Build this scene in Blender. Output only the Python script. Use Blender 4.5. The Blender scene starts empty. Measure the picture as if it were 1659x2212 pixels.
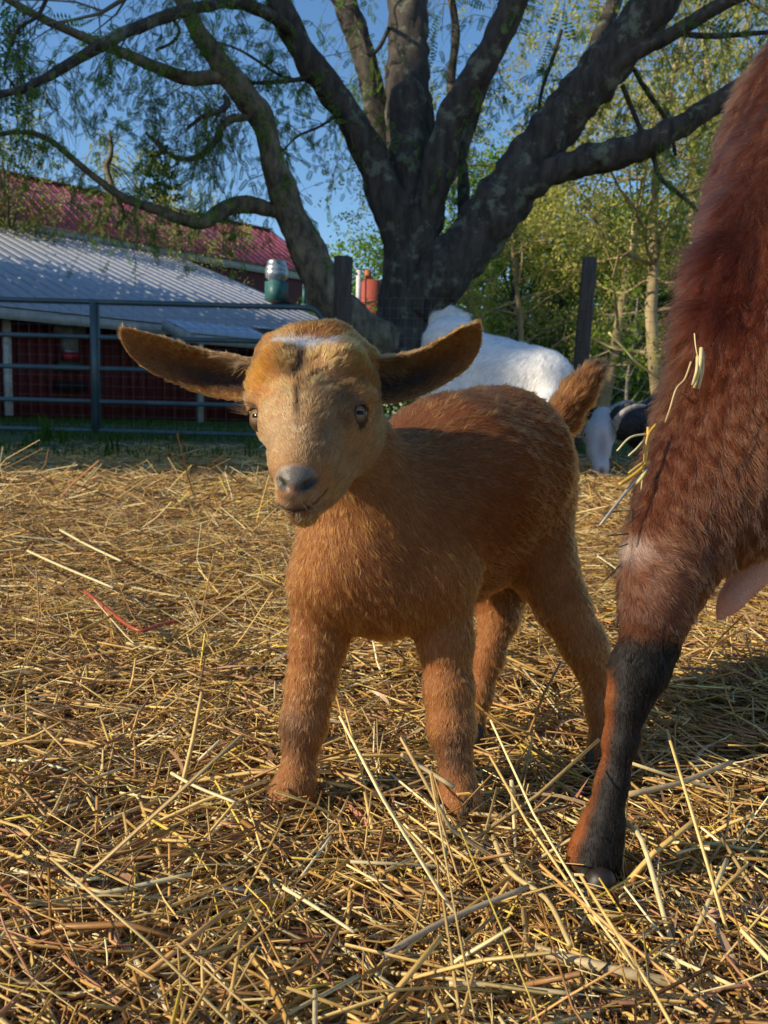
import bpy, math, random
import numpy as np, time
T0 = time.time()
from mathutils import Vector, Matrix
random.seed(7); rng = np.random.default_rng(7)
sc = bpy.context.scene
COL = sc.collection
R_ = math.radians

# ------------------------------------------------------------------ camera, light, exposure
FPX = 1750.0                       # focal length in the 1659 x 2212 measuring grid
PITCH, ROLL = R_(7.0), R_(1.55)
C0 = np.array([0, 0, .30])
Fv = np.array([0, math.cos(PITCH), -math.sin(PITCH)])
_r0 = np.array([1., 0, 0]); _u0 = np.array([0, math.sin(PITCH), math.cos(PITCH)])
Rv = math.cos(ROLL)*_r0 + math.sin(ROLL)*_u0
Uv = -math.sin(ROLL)*_r0 + math.cos(ROLL)*_u0
cam_d = bpy.data.cameras.new('camera'); cam = bpy.data.objects.new('camera', cam_d); COL.objects.link(cam)
M = Matrix.Identity(4)
for i, ax in enumerate((Rv, Uv, -Fv)):
    for j in range(3): M[j][i] = ax[j]
for j in range(3): M[j][3] = C0[j]
cam.matrix_world = M
cam_d.sensor_fit = 'VERTICAL'; cam_d.sensor_height = 24.0; cam_d.lens = 24.0*FPX/2212
cam_d.clip_start = .02; cam_d.clip_end = 600
cam_d.dof.use_dof = True; cam_d.dof.focus_distance = .53; cam_d.dof.aperture_fstop = 15.0
sc.camera = cam

SUN_AZ, SUN_EL = R_(199.0), R_(27.0)      # azimuth of the sun measured from +X, anticlockwise
sun_vec = Vector((math.cos(SUN_AZ)*math.cos(SUN_EL), math.sin(SUN_AZ)*math.cos(SUN_EL), math.sin(SUN_EL)))
w = bpy.data.worlds.new('World'); sc.world = w; w.use_nodes = True
nt = w.node_tree; nt.nodes.clear()
sky = nt.nodes.new('ShaderNodeTexSky'); sky.sky_type = 'NISHITA'; sky.sun_disc = False
sky.sun_elevation = SUN_EL; sky.sun_rotation = math.atan2(sun_vec.x, sun_vec.y)
sky.air_density = 1.0; sky.dust_density = .3; sky.ozone_density = 2.5
bg = nt.nodes.new('ShaderNodeBackground'); bg.inputs[1].default_value = .15
out = nt.nodes.new('ShaderNodeOutputWorld')
hs = nt.nodes.new('ShaderNodeHueSaturation'); hs.inputs['Saturation'].default_value = 1.16
nt.links.new(sky.outputs[0], hs.inputs['Color']); nt.links.new(hs.outputs[0], bg.inputs[0]); nt.links.new(bg.outputs[0], out.inputs[0])
sl = bpy.data.lights.new('sun', 'SUN'); sl.energy = 5.0; sl.angle = R_(.5); sl.color = (1, .84, .61)
so = bpy.data.objects.new('sun', sl); COL.objects.link(so)
so.rotation_euler = sun_vec.to_track_quat('Z', 'Y').to_euler()
sc.view_settings.view_transform = 'Standard'; sc.view_settings.look = 'None'
sc.view_settings.exposure = 0.25; sc.view_settings.gamma = 1.0
sc.render.engine = 'CYCLES'
sc.cycles.max_bounces = 6; sc.cycles.transmission_bounces = 3; sc.cycles.diffuse_bounces = 3
try: sc.cycles_curves.shape = 'RIBBONS'
except Exception: pass
try: sc.cycles_curves.subdivisions = 2
except Exception: pass

# ------------------------------------------------------------------ helpers
def P(x, y, d):
    "world point at depth d seen at (x, y) of the measuring grid"
    return C0 + d*(Fv + Rv*(x-829.5)/FPX + Uv*(1106-y)/FPX)
def ray(x, y): return P(x, y, 1.0) - C0
def on_plane(x, y, q, n):
    r = ray(x, y); return C0 + r*(np.dot(np.asarray(q)-C0, n)/np.dot(r, n))
def on_ground(x, y, z=0.0): return on_plane(x, y, (0, 0, z), np.array([0, 0, 1.]))
def proj(V):
    v = np.asarray(V) - C0; d = v @ Fv
    return 829.5 + FPX*(v @ Rv)/d, 1106 - FPX*(v @ Uv)/d, d
def N(v): v = np.asarray(v, float); return v/np.linalg.norm(v)

def tag(o, label=None, cat=None, group=None, kind=None):
    for k, v in (('label', label), ('category', cat), ('group', group), ('kind', kind)):
        if v: o[k] = v
    return o
def empty(name, loc=(0, 0, 0)):
    o = bpy.data.objects.new(name, None); COL.objects.link(o); o.location = loc; o.empty_display_size = .05
    return o
def link(name, me, mat, parent=None):
    if mat is not None:
        me.materials.clear(); me.materials.append(mat)
    o = bpy.data.objects.new(name, me); COL.objects.link(o)
    if parent is not None:
        o.parent = parent
        o.matrix_parent_inverse = Matrix.Translation(-Vector(parent.location)) if parent.type == 'EMPTY' else Matrix.Identity(4)
    return o
def mesh_np(name, V, F, smooth=False, col=None, attrs=None):
    """V (n,3); F (m,k) index array or list of such arrays"""
    V = np.asarray(V, np.float32)
    Fs = F if isinstance(F, list) else [F]
    me = bpy.data.meshes.new(name)
    me.vertices.add(len(V)); me.vertices.foreach_set('co', V.ravel())
    nl = sum(f.size for f in Fs); npoly = sum(len(f) for f in Fs)
    me.loops.add(nl); me.polygons.add(npoly)
    me.loops.foreach_set('vertex_index', np.concatenate([f.ravel() for f in Fs]).astype(np.int32))
    tot = np.concatenate([np.full(len(f), f.shape[1], np.int32) for f in Fs])
    st = np.concatenate([[0], np.cumsum(tot)[:-1]]).astype(np.int32)
    me.polygons.foreach_set('loop_start', st)
    try: me.polygons.foreach_set('loop_total', tot)
    except Exception: pass
    if smooth: me.polygons.foreach_set('use_smooth', np.ones(npoly, bool))
    me.update(calc_edges=True); me.validate()
    if col is not None:
        a = me.color_attributes.new('col', 'FLOAT_COLOR', 'POINT')
        c = np.ones((len(V), 4), np.float32); c[:, :3] = col; a.data.foreach_set('color', c.ravel())
    for k, v in (attrs or {}).items():
        a = me.attributes.new(k, 'FLOAT', 'POINT'); a.data.foreach_set('value', np.asarray(v, np.float32))
    return me

class MB:
    "collects boxes, tubes and quads"
    def __init__(s): s.V = []; s.Q = []; s.T = []; s.n = 0
    def add(s, V, Q=None, T=None):
        V = np.asarray(V, float); s.V.append(V)
        if Q is not None and len(Q): s.Q.append(np.asarray(Q)+s.n)
        if T is not None and len(T): s.T.append(np.asarray(T)+s.n)
        s.n += len(V)
    def box(s, c, sx, sy, sz, ax=None):
        "box centred on c, full sizes, ax = 3 axes"
        ax = np.eye(3) if ax is None else np.asarray(ax)
        o = np.array([[i, j, k] for k in (-.5, .5) for j in (-.5, .5) for i in (-.5, .5)])*[sx, sy, sz]
        s.add(np.asarray(c)+o @ ax, [[0, 2, 3, 1], [4, 5, 7, 6], [0, 1, 5, 4], [2, 6, 7, 3], [0, 4, 6, 2], [1, 3, 7, 5]])
    def tube(s, pts, rad, k=6, cap=True, rough=0.0):
        pts = np.asarray(pts, float); n = len(pts)
        rad = np.full(n, rad) if np.isscalar(rad) else np.asarray(rad, float)
        t = np.gradient(pts, axis=0); t /= np.linalg.norm(t, axis=1)[:, None]+1e-12
        ref = np.array([0, 0, 1.]) if abs(t[0][2]) < .8 else np.array([1., 0, 0])
        a = np.cross(t[0], ref); a /= np.linalg.norm(a)
        ang = np.arange(k)*2*math.pi/k; V = []
        for i in range(n):
            a = a - t[i]*np.dot(a, t[i]); a /= np.linalg.norm(a)+1e-12; b = np.cross(t[i], a)
            rr = rad[i]
            if rough: rr = rr*(1+rough*(rng.random(k)-.5))
            V.append(pts[i] + (np.cos(ang)*rr)[:, None]*a + (np.sin(ang)*rr)[:, None]*b)
        V = np.concatenate(V)
        i, j = np.meshgrid(np.arange(n-1), np.arange(k), indexing='ij'); j2 = (j+1) % k
        Q = np.stack([i*k+j, i*k+j2, (i+1)*k+j2, (i+1)*k+j], -1).reshape(-1, 4)
        T = []
        if cap:
            V = np.concatenate([V, pts[:1], pts[-1:]]); m = n*k
            T = [[m, (q+1) % k, q] for q in range(k)] + [[m+1, (n-1)*k+q, (n-1)*k+(q+1) % k] for q in range(k)]
        s.add(V, Q, T)
    def lathe(s, c, prof, k=20, ax=None):
        "prof = [(r, h)...] turned about ax[2]"
        ax = np.eye(3) if ax is None else np.asarray(ax)
        ang = np.arange(k)*2*math.pi/k; V = []
        for r, h in prof: V.append(np.stack([np.cos(ang)*r, np.sin(ang)*r, np.full(k, h)], -1))
        V = np.concatenate(V); n = len(prof)
        i, j = np.meshgrid(np.arange(n-1), np.arange(k), indexing='ij'); j2 = (j+1) % k
        Q = np.stack([i*k+j, i*k+j2, (i+1)*k+j2, (i+1)*k+j], -1).reshape(-1, 4)
        s.add(np.asarray(c)+V @ ax, Q)
    def mesh(s, name, smooth=False, col=None):
        F = []
        if s.Q: F.append(np.concatenate(s.Q))
        if s.T: F.append(np.concatenate(s.T))
        return mesh_np(name, np.concatenate(s.V), F, smooth, col)
    def build(s, name, mat, parent=None, smooth=False):
        return link(name, s.mesh(name, smooth), mat, parent)

# ---- materials
def new_mat(name):
    m = bpy.data.materials.new(name); m.use_nodes = True
    t = m.node_tree; t.nodes.clear()
    o = t.nodes.new('ShaderNodeOutputMaterial'); return m, t, o
def nd(t, typ, **kw):
    n = t.nodes.new(typ)
    for k, v in kw.items():
        if k.startswith('i_'):
            key = k[2:]; key = int(key) if key.isdigit() else key.replace('_', ' ')
            n.inputs[key].default_value = v
        else: setattr(n, k, v)
    return n
def mat_pr(name, col, rough=.7, metal=0.0, noise=.25, scale=8.0, stretch=(1, 1, 1), bump=0.0, col2=None, spec=.5, bscale=None, detail=6):
    m, t, o = new_mat(name); p = nd(t, 'ShaderNodeBsdfPrincipled'); L = t.links.new
    p.inputs['Roughness'].default_value = rough; p.inputs['Metallic'].default_value = metal
    p.inputs['Specular IOR Level'].default_value = spec
    tc = nd(t, 'ShaderNodeTexCoord'); mp = nd(t, 'ShaderNodeMapping'); mp.inputs['Scale'].default_value = stretch
    L(tc.outputs['Object'], mp.inputs[0])
    nz = nd(t, 'ShaderNodeTexNoise', i_Scale=scale, i_Detail=detail, i_Roughness=.6); L(mp.outputs[0], nz.inputs['Vector'])
    mx = nd(t, 'ShaderNodeMix', data_type='RGBA')
    c2 = col2 or tuple(c*(1-noise) for c in col); c1 = col if col2 else tuple(min(1, c*(1+noise)) for c in col)
    mx.inputs[6].default_value = (*c1, 1); mx.inputs[7].default_value = (*c2, 1)
    rp = nd(t, 'ShaderNodeValToRGB'); rp.color_ramp.elements[0].position = .35; rp.color_ramp.elements[1].position = .65
    L(nz.outputs[0], rp.inputs[0]); L(rp.outputs[0], mx.inputs[0]); L(mx.outputs[2], p.inputs['Base Color'])
    if bump:
        bp = nd(t, 'ShaderNodeBump', i_Strength=bump, i_Distance=.01)
        if bscale:
            n2 = nd(t, 'ShaderNodeTexNoise', i_Scale=bscale, i_Detail=5.0); L(mp.outputs[0], n2.inputs['Vector']); L(n2.outputs[0], bp.inputs['Height'])
        else: L(nz.outputs[0], bp.inputs['Height'])
        L(bp.outputs[0], p.inputs['Normal'])
    L(p.outputs[0], o.inputs[0]); return m
def mat_leaf(name, c1, c2, trans=.45, scale=1.5):
    m, t, o = new_mat(name); L = t.links.new
    g = nd(t, 'ShaderNodeNewGeometry'); tc = nd(t, 'ShaderNodeTexCoord')
    nz = nd(t, 'ShaderNodeTexNoise', i_Scale=scale, i_Detail=3.0); L(tc.outputs['Object'], nz.inputs['Vector'])
    ad = nd(t, 'ShaderNodeMath', operation='ADD'); L(nz.outputs[0], ad.inputs[0])
    ml = nd(t, 'ShaderNodeMath', operation='MULTIPLY_ADD', i_1=.5, i_2=-.25); L(g.outputs['Random Per Island'], ml.inputs[0]); L(ml.outputs[0], ad.inputs[1])
    rp = nd(t, 'ShaderNodeValToRGB'); e = rp.color_ramp.elements
    e[0].position = .3; e[0].color = (*c1, 1); e[1].position = .75; e[1].color = (*c2, 1); L(ad.outputs[0], rp.inputs[0])
    d = nd(t, 'ShaderNodeBsdfDiffuse'); tr = nd(t, 'ShaderNodeBsdfTranslucent'); mx = nd(t, 'ShaderNodeMixShader', i_0=trans)
    L(rp.outputs[0], d.inputs[0]); L(rp.outputs[0], tr.inputs[0]); L(d.outputs[0], mx.inputs[1]); L(tr.outputs[0], mx.inputs[2]); L(mx.outputs[0], o.inputs[0])
    return m
def mat_attr(name, rough=.6, trans=0.0, spec=.4, bump=0.0, bscale=300, wet=False):
    "colour from the vertex attribute col, fine grain on top"
    m, t, o = new_mat(name); L = t.links.new
    a = nd(t, 'ShaderNodeAttribute', attribute_name='col'); p = nd(t, 'ShaderNodeBsdfPrincipled', i_Roughness=rough)
    p.inputs['Specular IOR Level'].default_value = spec
    tc = nd(t, 'ShaderNodeTexCoord'); nz = nd(t, 'ShaderNodeTexNoise', i_Scale=bscale, i_Detail=4.0); L(tc.outputs['Object'], nz.inputs['Vector'])
    ml = nd(t, 'ShaderNodeMath', operation='MULTIPLY_ADD', i_1=.7, i_2=.65); L(nz.outputs[0], ml.inputs[0])
    vm = nd(t, 'ShaderNodeVectorMath', operation='SCALE'); L(a.outputs['Color'], vm.inputs[0]); L(ml.outputs[0], vm.inputs['Scale'])
    L(vm.outputs[0], p.inputs['Base Color'])
    if wet:
        wa = nd(t, 'ShaderNodeAttribute', attribute_name='wet')
        mr = nd(t, 'ShaderNodeMapRange'); mr.inputs['To Min'].default_value = rough; mr.inputs['To Max'].default_value = .38
        L(wa.outputs['Fac'], mr.inputs['Value']); L(mr.outputs[0], p.inputs['Roughness'])
    if bump:
        bp = nd(t, 'ShaderNodeBump', i_Strength=bump, i_Distance=.002); L(nz.outputs[0], bp.inputs['Height']); L(bp.outputs[0], p.inputs['Normal'])
    if trans:
        tr = nd(t, 'ShaderNodeBsdfTranslucent'); L(vm.outputs[0], tr.inputs[0]); mx = nd(t, 'ShaderNodeMixShader', i_0=trans)
        L(p.outputs[0], mx.inputs[1]); L(tr.outputs[0], mx.inputs[2]); L(mx.outputs[0], o.inputs[0])
    else: L(p.outputs[0], o.inputs[0])
    return m
def mat_hair(name, rough=.42, radial=.5, coat=0.0, ior=1.5):
    m, t, o = new_mat(name); L = t.links.new
    a = nd(t, 'ShaderNodeAttribute', attribute_name='col')
    h = nd(t, 'ShaderNodeBsdfHairPrincipled'); h.model = 'CHIANG'; h.parametrization = 'COLOR'
    h.inputs['Roughness'].default_value = rough; h.inputs['Radial Roughness'].default_value = radial
    h.inputs['Coat'].default_value = coat; h.inputs['IOR'].default_value = ior
    h.inputs['Random Roughness'].default_value = .2
    L(a.outputs['Color'], h.inputs['Color']); L(h.outputs[0], o.inputs[0]); return m

# ---- smooth vector noise made of sines (cheap, for fur, ground and growth)
class SNoise:
    def __init__(s, freq, seed, n=7, out=3):
        r = np.random.default_rng(seed); s.k = r.normal(size=(n, 3)); s.k *= freq/np.linalg.norm(s.k, axis=1)[:, None]*r.uniform(.6, 1.6, (n, 1))
        s.ph = r.uniform(0, 6.28, (n, out)); s.a = 1.0/math.sqrt(n)
    def __call__(s, X):
        ph = X @ s.k.T; return sum(np.sin(ph[:, i:i+1]+s.ph[i]) for i in range(len(s.k)))*s.a

# ------------------------------------------------------------------ implicit bodies (round cones and ellipsoids) polygonised by surface nets
class Body:
    def __init__(s, inset=0.0): s.pr = []; s.sub = []; s.inset = inset
    def chain(s, pts, k=.010, flow=None, name='', squash=None):
        "pts = (x, y, depth, radius in grid pixels)"
        q = [(P(a, b, c), r*c/FPX) for a, b, c, r in pts]
        for (a, ra), (b, rb) in zip(q[:-1], q[1:]):
            s.pr.append(('c', a, b, ra, rb, k, N(b-a) if flow is None else N(flow), name))
        return s
    def world_chain(s, pts, k=.010, flow=None, name=''):
        for (a, ra), (b, rb) in zip(pts[:-1], pts[1:]):
            a = np.array(a, float); b = np.array(b, float)
            s.pr.append(('c', a, b, ra, rb, k, N(b-a) if flow is None else N(flow), name))
    def ell(s, x, y, d, rx, ry, rz, k=.010, flow=(0, 0, -1), name='', rot=0.0):
        c, sn = math.cos(rot), math.sin(rot); A = np.stack([c*Rv+sn*Uv, -sn*Rv+c*Uv, Fv])
        s.pr.append(('e', P(x, y, d), A, np.array([rx*d/FPX, ry*d/FPX, rz]), None, k, N(flow), name))
    def torus(s, c, n, r, t, k):
        s.pr.append(('t', c, N(n), r, t, k, N((0, 0, 1)), 'lid'))
    def cut(s, pts, k=.003):
        q = [(P(a, b, c), r*c/FPX) for a, b, c, r in pts]
        for (a, ra), (b, rb) in zip(q[:-1], q[1:]): s.sub.append((a, b, ra, rb, k))
    @staticmethod
    def _d(p, X):
        if p[0] == 'c':
            a, b, ra, rb = p[1:5]; ab = b-a; t = np.clip(((X-a) @ ab)/(ab @ ab), 0, 1)
            v = X-a-t[:, None]*ab; return np.sqrt((v*v).sum(1))-(ra+(rb-ra)*t)
        if p[0] == 'e':
            q = (X-p[1]) @ p[2].T; r = p[3]; k0 = np.sqrt(((q/r)**2).sum(1)); k1 = np.sqrt(((q/r**2)**2).sum(1))+1e-9
            return k0*(k0-1)/k1
        c, n, r, t = p[1:5]; v = X-c; h = v @ n; rr = np.sqrt(np.maximum((v*v).sum(1)-h*h, 0)); return np.sqrt((rr-r)**2+h*h)-t
    def d(s, X, pr=None, sb=None):
        D = None
        for p in (s.pr if pr is None else pr):
            q = s._d(p, X)
            if D is None: D = q; continue
            k = p[5]; h = np.maximum(k-np.abs(D-q), 0)/k; D = np.minimum(D, q)-h*h*k*.25
        D = D+s.inset
        for a, b, ra, rb, k in (s.sub if sb is None else sb):
            ab = b-a; t = np.clip(((X-a) @ ab)/(ab @ ab+1e-12), 0, 1); v = X-a-t[:, None]*ab
            q = (ra+(rb-ra)*t)-np.sqrt((v*v).sum(1)); h = np.maximum(k-np.abs(D-q), 0)/k; D = np.maximum(D, q)+h*h*k*.25
        return D
    def bounds(s):
        lo = []; hi = []
        for p in s.pr:
            if p[0] == 'c':
                for c, r in ((p[1], p[3]), (p[2], p[4])): lo.append(c-r); hi.append(c+r)
            elif p[0] == 'e': lo.append(p[1]-p[3].max()); hi.append(p[1]+p[3].max())
        return np.min(lo, 0)-.02, np.max(hi, 0)+.02
    def flow(s, X, sharp=.012):
        W = np.zeros(len(X)); Fl = np.zeros((len(X), 3))
        for p in s.pr:
            if p[0] == 't': continue
            w_ = np.exp(-np.clip(s._d(p, X), -.0, 1)/sharp); W += w_; Fl += w_[:, None]*p[6]
        return Fl/(np.linalg.norm(Fl, axis=1)[:, None]+1e-9)
    def part(s, X, names):
        "weight 0..1 of the named primitives"
        a = np.full(len(X), 1e3); b = a.copy()
        for p in s.pr:
            if p[0] == 't': continue
            q = s._d(p, X)
            if p[7] in names: a = np.minimum(a, q)
            else: b = np.minimum(b, q)
        return 1/(1+np.exp((a-b)/.006))
    def surface(s, h, crop=None, disp=None):
        lo, hi = s.bounds()
        if crop is not None: lo = np.maximum(lo, crop[0]); hi = np.minimum(hi, crop[1])
        B = 12; n = (np.ceil((hi-lo)/h/B).astype(int))*B
        vol = np.full(n+1, 1.0, np.float32)
        bc = np.stack(np.meshgrid(*[np.arange(m//B) for m in n], indexing='ij'), -1).reshape(-1, 3)
        cX = lo+(bc*B+B/2)*h; cd = s.d(cX); pd_ = np.array([s._d(p, cX) for p in s.pr]); kk = np.array([p[5] for p in s.pr])
        sd_ = np.array([np.linalg.norm(cX-np.clip((((cX-a) @ (b-a))/((b-a) @ (b-a)+1e-12)), 0, 1)[:, None]*(b-a)-a, axis=1)-max(ra, rb)-k for a, b, ra, rb, k in s.sub]) if s.sub else None; rad = B*h*.5*1.74*1.25+.006
        act = np.abs(cd) < rad
        loc = np.stack(np.meshgrid(*[np.arange(B+1)]*3, indexing='ij'), -1).reshape(-1, 3)
        for b, dd in zip(bc[~act], cd[~act]):
            if dd < 0: x, y, z = b*B; vol[x:x+B+1, y:y+B+1, z:z+B+1] = -1
        ab = bc[act]
        br = B*h*.5*1.74; pa_ = pd_[:, act]; sa_ = sd_[:, act] if s.sub else None; mn = pa_.min(0)
        for i, b in enumerate(ab):
            kp = pa_[:, i] < mn[i]+2*br+kk+.004; pr = [p for p, q in zip(s.pr, kp) if q]
            sb = [p for p, q in zip(s.sub, sa_[:, i] < br+.004) if q] if s.sub else []
            X = lo+(b*B+loc)*h; x, y, z = b*B; vol[x:x+B+1, y:y+B+1, z:z+B+1] = s.d(X, pr, sb).reshape(B+1, B+1, B+1)
        vol[0] = vol[-1] = 1; vol[:, 0] = vol[:, -1] = 1; vol[:, :, 0] = vol[:, :, -1] = 1
        ins = vol < 0; sh = np.array(vol.shape)-1
        cnt = np.zeros(sh, np.int8); offs = [(i, j, k) for i in (0, 1) for j in (0, 1) for k in (0, 1)]
        for i, j, k in offs: cnt += ins[i:i+sh[0], j:j+sh[1], k:k+sh[2]]
        cells = np.argwhere((cnt > 0) & (cnt < 8)); idx = np.full(sh, -1, np.int64); idx[tuple(cells.T)] = np.arange(len(cells))
        acc = np.zeros((len(cells), 3)); num = np.zeros(len(cells))
        cv = {o: vol[cells[:, 0]+o[0], cells[:, 1]+o[1], cells[:, 2]+o[2]] for o in offs}
        for o in offs:
            for ax in range(3):
                if o[ax]: continue
                o2 = tuple(v+(1 if q == ax else 0) for q, v in enumerate(o)); a, b = cv[o], cv[o2]
                m = (a < 0) != (b < 0); t = np.where(m, a/(a-b+1e-12), 0)
                pt = np.array(o, float)[None].repeat(len(cells), 0); pt[:, ax] += t; acc[m] += pt[m]; num[m] += 1
        V = lo+(cells+acc/num[:, None])*h
        Q = []
        for ax in range(3):
            a1, a2 = (ax+1) % 3, (ax+2) % 3
            s0 = [slice(None)]*3; s1 = [slice(None)]*3; s0[ax] = slice(0, -1); s1[ax] = slice(1, None)
            A = ins[tuple(s0)]; Bv = ins[tuple(s1)]; e = np.argwhere(A != Bv)
            e = e[(e[:, a1] > 0) & (e[:, a2] > 0) & (e[:, a1] < sh[a1]) & (e[:, a2] < sh[a2])]
            c = []
            for d1, d2 in ((1, 1), (0, 1), (0, 0), (1, 0)):
                q = e.copy(); q[:, a1] -= d1; q[:, a2] -= d2; c.append(idx[tuple(q.T)])
            c = np.stack(c, -1); fl = ~A[tuple(e.T)]; c[fl] = c[fl][:, ::-1]; Q.append(c)
        Q = np.concatenate(Q); Q = Q[(Q >= 0).all(1)]
        return V, Q
    def grad(s, X, e=.0012):
        g = np.stack([s.d(X+np.eye(3)[i]*e)-s.d(X-np.eye(3)[i]*e) for i in range(3)], -1)
        return g/(np.linalg.norm(g, axis=1)[:, None]+1e-9)

def vnormals(V, Q):
    fn = np.cross(V[Q[:, 2]]-V[Q[:, 0]], V[Q[:, 3]]-V[Q[:, 1]]); vn = np.zeros_like(V)
    for i in range(4): np.add.at(vn, Q[:, i], fn)
    return vn/(np.linalg.norm(vn, axis=1)[:, None]+1e-12)
def sample_surface(V, Q, Nn, n, weight=None):
    "area (and weight) proportional points, with interpolated normals"
    area = np.linalg.norm(np.cross(V[Q[:, 2]]-V[Q[:, 0]], V[Q[:, 3]]-V[Q[:, 1]]), axis=1)
    if weight is not None: area = area*weight
    f = rng.choice(len(Q), n, p=area/area.sum()); u = rng.random((n, 1)); v = rng.random((n, 1)); q = Q[f]
    def ip(A): return (1-u)*(1-v)*A[q[:, 0]]+u*(1-v)*A[q[:, 1]]+u*v*A[q[:, 2]]+(1-u)*v*A[q[:, 3]]
    X = ip(V); M_ = ip(Nn); return X, M_/(np.linalg.norm(M_, axis=1)[:, None]+1e-9)
def facing(X, Nn):
    v = C0-X; v /= np.linalg.norm(v, axis=1)[:, None]; return (v*Nn).sum(1)
def fur(name, X, Nn, flow, L, col, rad, mat, parent, lift=.55, mess=.25, clump=.5, cfreq=700, npt=5, droop=0.0, seed=1, kind=None, guard=.10, streak=.20):
    "one Curves object of short hairs"
    n = len(X); L = np.broadcast_to(L, n)*rng.uniform(.65, 1.2, n); lift = np.broadcast_to(lift, n)
    t1 = flow-(flow*Nn).sum(1)[:, None]*Nn; t1 /= np.linalg.norm(t1, axis=1)[:, None]+1e-6
    cl = SNoise(cfreq, seed)(X)+.6*SNoise(cfreq*2.3, seed+9)(X)
    d = t1+mess*rng.normal(size=(n, 3)); d += clump*cl; d -= .8*(d*Nn).sum(1)[:, None]*Nn*(d*Nn).sum(1)[:, None].__lt__(0)
    d /= np.linalg.norm(d, axis=1)[:, None]
    tt = np.linspace(0, 1, npt); Pn = np.empty((n, npt, 3), np.float32)
    for i, t in enumerate(tt):
        v = Nn*(lift*(t-.45*t*t))[:, None]+d*(t*(1-lift*.25))[:, None]
        v = v+clump*.35*t*t*cl; v[:, 2] -= droop*t*t
        Pn[:, i] = X+v*L[:, None]
    cu = bpy.data.hair_curves.new(name); cu.add_curves([npt]*n)
    cu.points.foreach_set('position', Pn.ravel())
    ra = (np.broadcast_to(rad, n)[:, None]*np.array([1, .95, .8, .6, .3])[None, -npt:] if npt == 5 else np.broadcast_to(rad, n)[:, None]*np.linspace(1, .3, npt)[None]).astype(np.float32)
    ra[rng.random(n) < guard] *= 1.4
    a = cu.attributes.get('radius') or cu.attributes.new('radius', 'FLOAT', 'POINT'); a.data.foreach_set('value', ra.ravel())
    c = np.ones((n, 4), np.float32); st = SNoise(1500, seed+40, 9, 1)(X)[:, 0]+.7*SNoise(520, seed+41, 7, 1)(X)[:, 0]; gh = rng.random(n) < guard
    c[:, :3] = np.clip(col*(np.exp(.24*rng.normal(size=n))*(1+streak*st)*np.where(gh, 1.35, .95)).clip(.3, 2.6)[:, None], 0.002, .95)
    a = cu.attributes.new('col', 'FLOAT_COLOR', 'CURVE'); a.data.foreach_set('color', c.ravel())
    cu.materials.append(mat)
    o = bpy.data.objects.new(name, cu); COL.objects.link(o)
    if parent is not None:
        o.parent = parent; o.matrix_parent_inverse = Matrix.Translation(-Vector(parent.location))
    if kind: o['kind'] = kind
    return o
def blend(c, c2, w_): w_ = np.clip(w_, 0, 1)[:, None]; return c*(1-w_)+np.asarray(c2)*w_
def blob(x, y, cx, cy, rx, ry, soft=.35, rot=0.0):
    dx, dy = x-cx, y-cy; c, s_ = math.cos(rot), math.sin(rot); u = (dx*c+dy*s_)/rx; v = (-dx*s_+dy*c)/ry
    q = np.sqrt(u*u+v*v); return np.clip((1+soft-q)/(2*soft), 0, 1)


# ================================================================== GROUND
def ground_h(x, y):
    "gentle lumps of the trodden bedding"
    h = .008*np.sin(3.1*x+1.3*np.sin(2.3*y))+.009*np.sin(4.7*y+1.7*x+.6)+.006*np.sin(9.3*x-5.1*y)+.004*np.sin(17*x+13*y)
    return h*np.clip((7.5-y)/2, 0, 1)-.012
gx = np.concatenate([-np.geomspace(200, 6, 14), np.linspace(-5, 5, 126), np.geomspace(6, 200, 14)])
gy = np.concatenate([-np.geomspace(60, 2, 8), np.linspace(-1, 8, 150), np.geomspace(8.6, 300, 18)])
GX, GY = np.meshgrid(gx, gy, indexing='ij')
GZ = ground_h(GX, GY)
GV = np.stack([GX, GY, GZ], -1).reshape(-1, 3)
ni, nj = GX.shape; i, j = np.meshgrid(np.arange(ni-1), np.arange(nj-1), indexing='ij')
GQ = np.stack([i*nj+j, (i+1)*nj+j, (i+1)*nj+j+1, i*nj+j+1], -1).reshape(-1, 4)
m, t, o = new_mat('bedding_and_pasture'); L = t.links.new
g = nd(t, 'ShaderNodeNewGeometry'); sp = nd(t, 'ShaderNodeSeparateXYZ'); L(g.outputs['Position'], sp.inputs[0])
nz = nd(t, 'ShaderNodeTexNoise', i_Scale=60.0, i_Detail=8.0, i_Roughness=.7); L(g.outputs['Position'], nz.inputs['Vector'])
r1 = nd(t, 'ShaderNodeValToRGB'); e = r1.color_ramp.elements; e[0].position = .3; e[0].color = (.09, .045, .018, 1); e[1].position = .7; e[1].color = (.36, .23, .09, 1)
L(nz.outputs[0], r1.inputs[0])
r2 = nd(t, 'ShaderNodeValToRGB'); e = r2.color_ramp.elements; e[0].position = .3; e[0].color = (.02, .035, .01, 1); e[1].position = .7; e[1].color = (.09, .12, .03, 1)
L(nz.outputs[0], r2.inputs[0])
nb = nd(t, 'ShaderNodeTexNoise', i_Scale=1.2, i_Detail=4.0); L(g.outputs['Position'], nb.inputs['Vector'])
ma = nd(t, 'ShaderNodeMath', operation='MULTIPLY_ADD', i_1=2.5, i_2=-1.25); L(nb.outputs[0], ma.inputs[0])
mb = nd(t, 'ShaderNodeMath', operation='ADD'); L(sp.outputs['Y'], mb.inputs[0]); L(ma.outputs[0], mb.inputs[1])
mr = nd(t, 'ShaderNodeMapRange', i_1=4.8, i_2=6.2); L(mb.outputs[0], mr.inputs[0])
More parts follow.
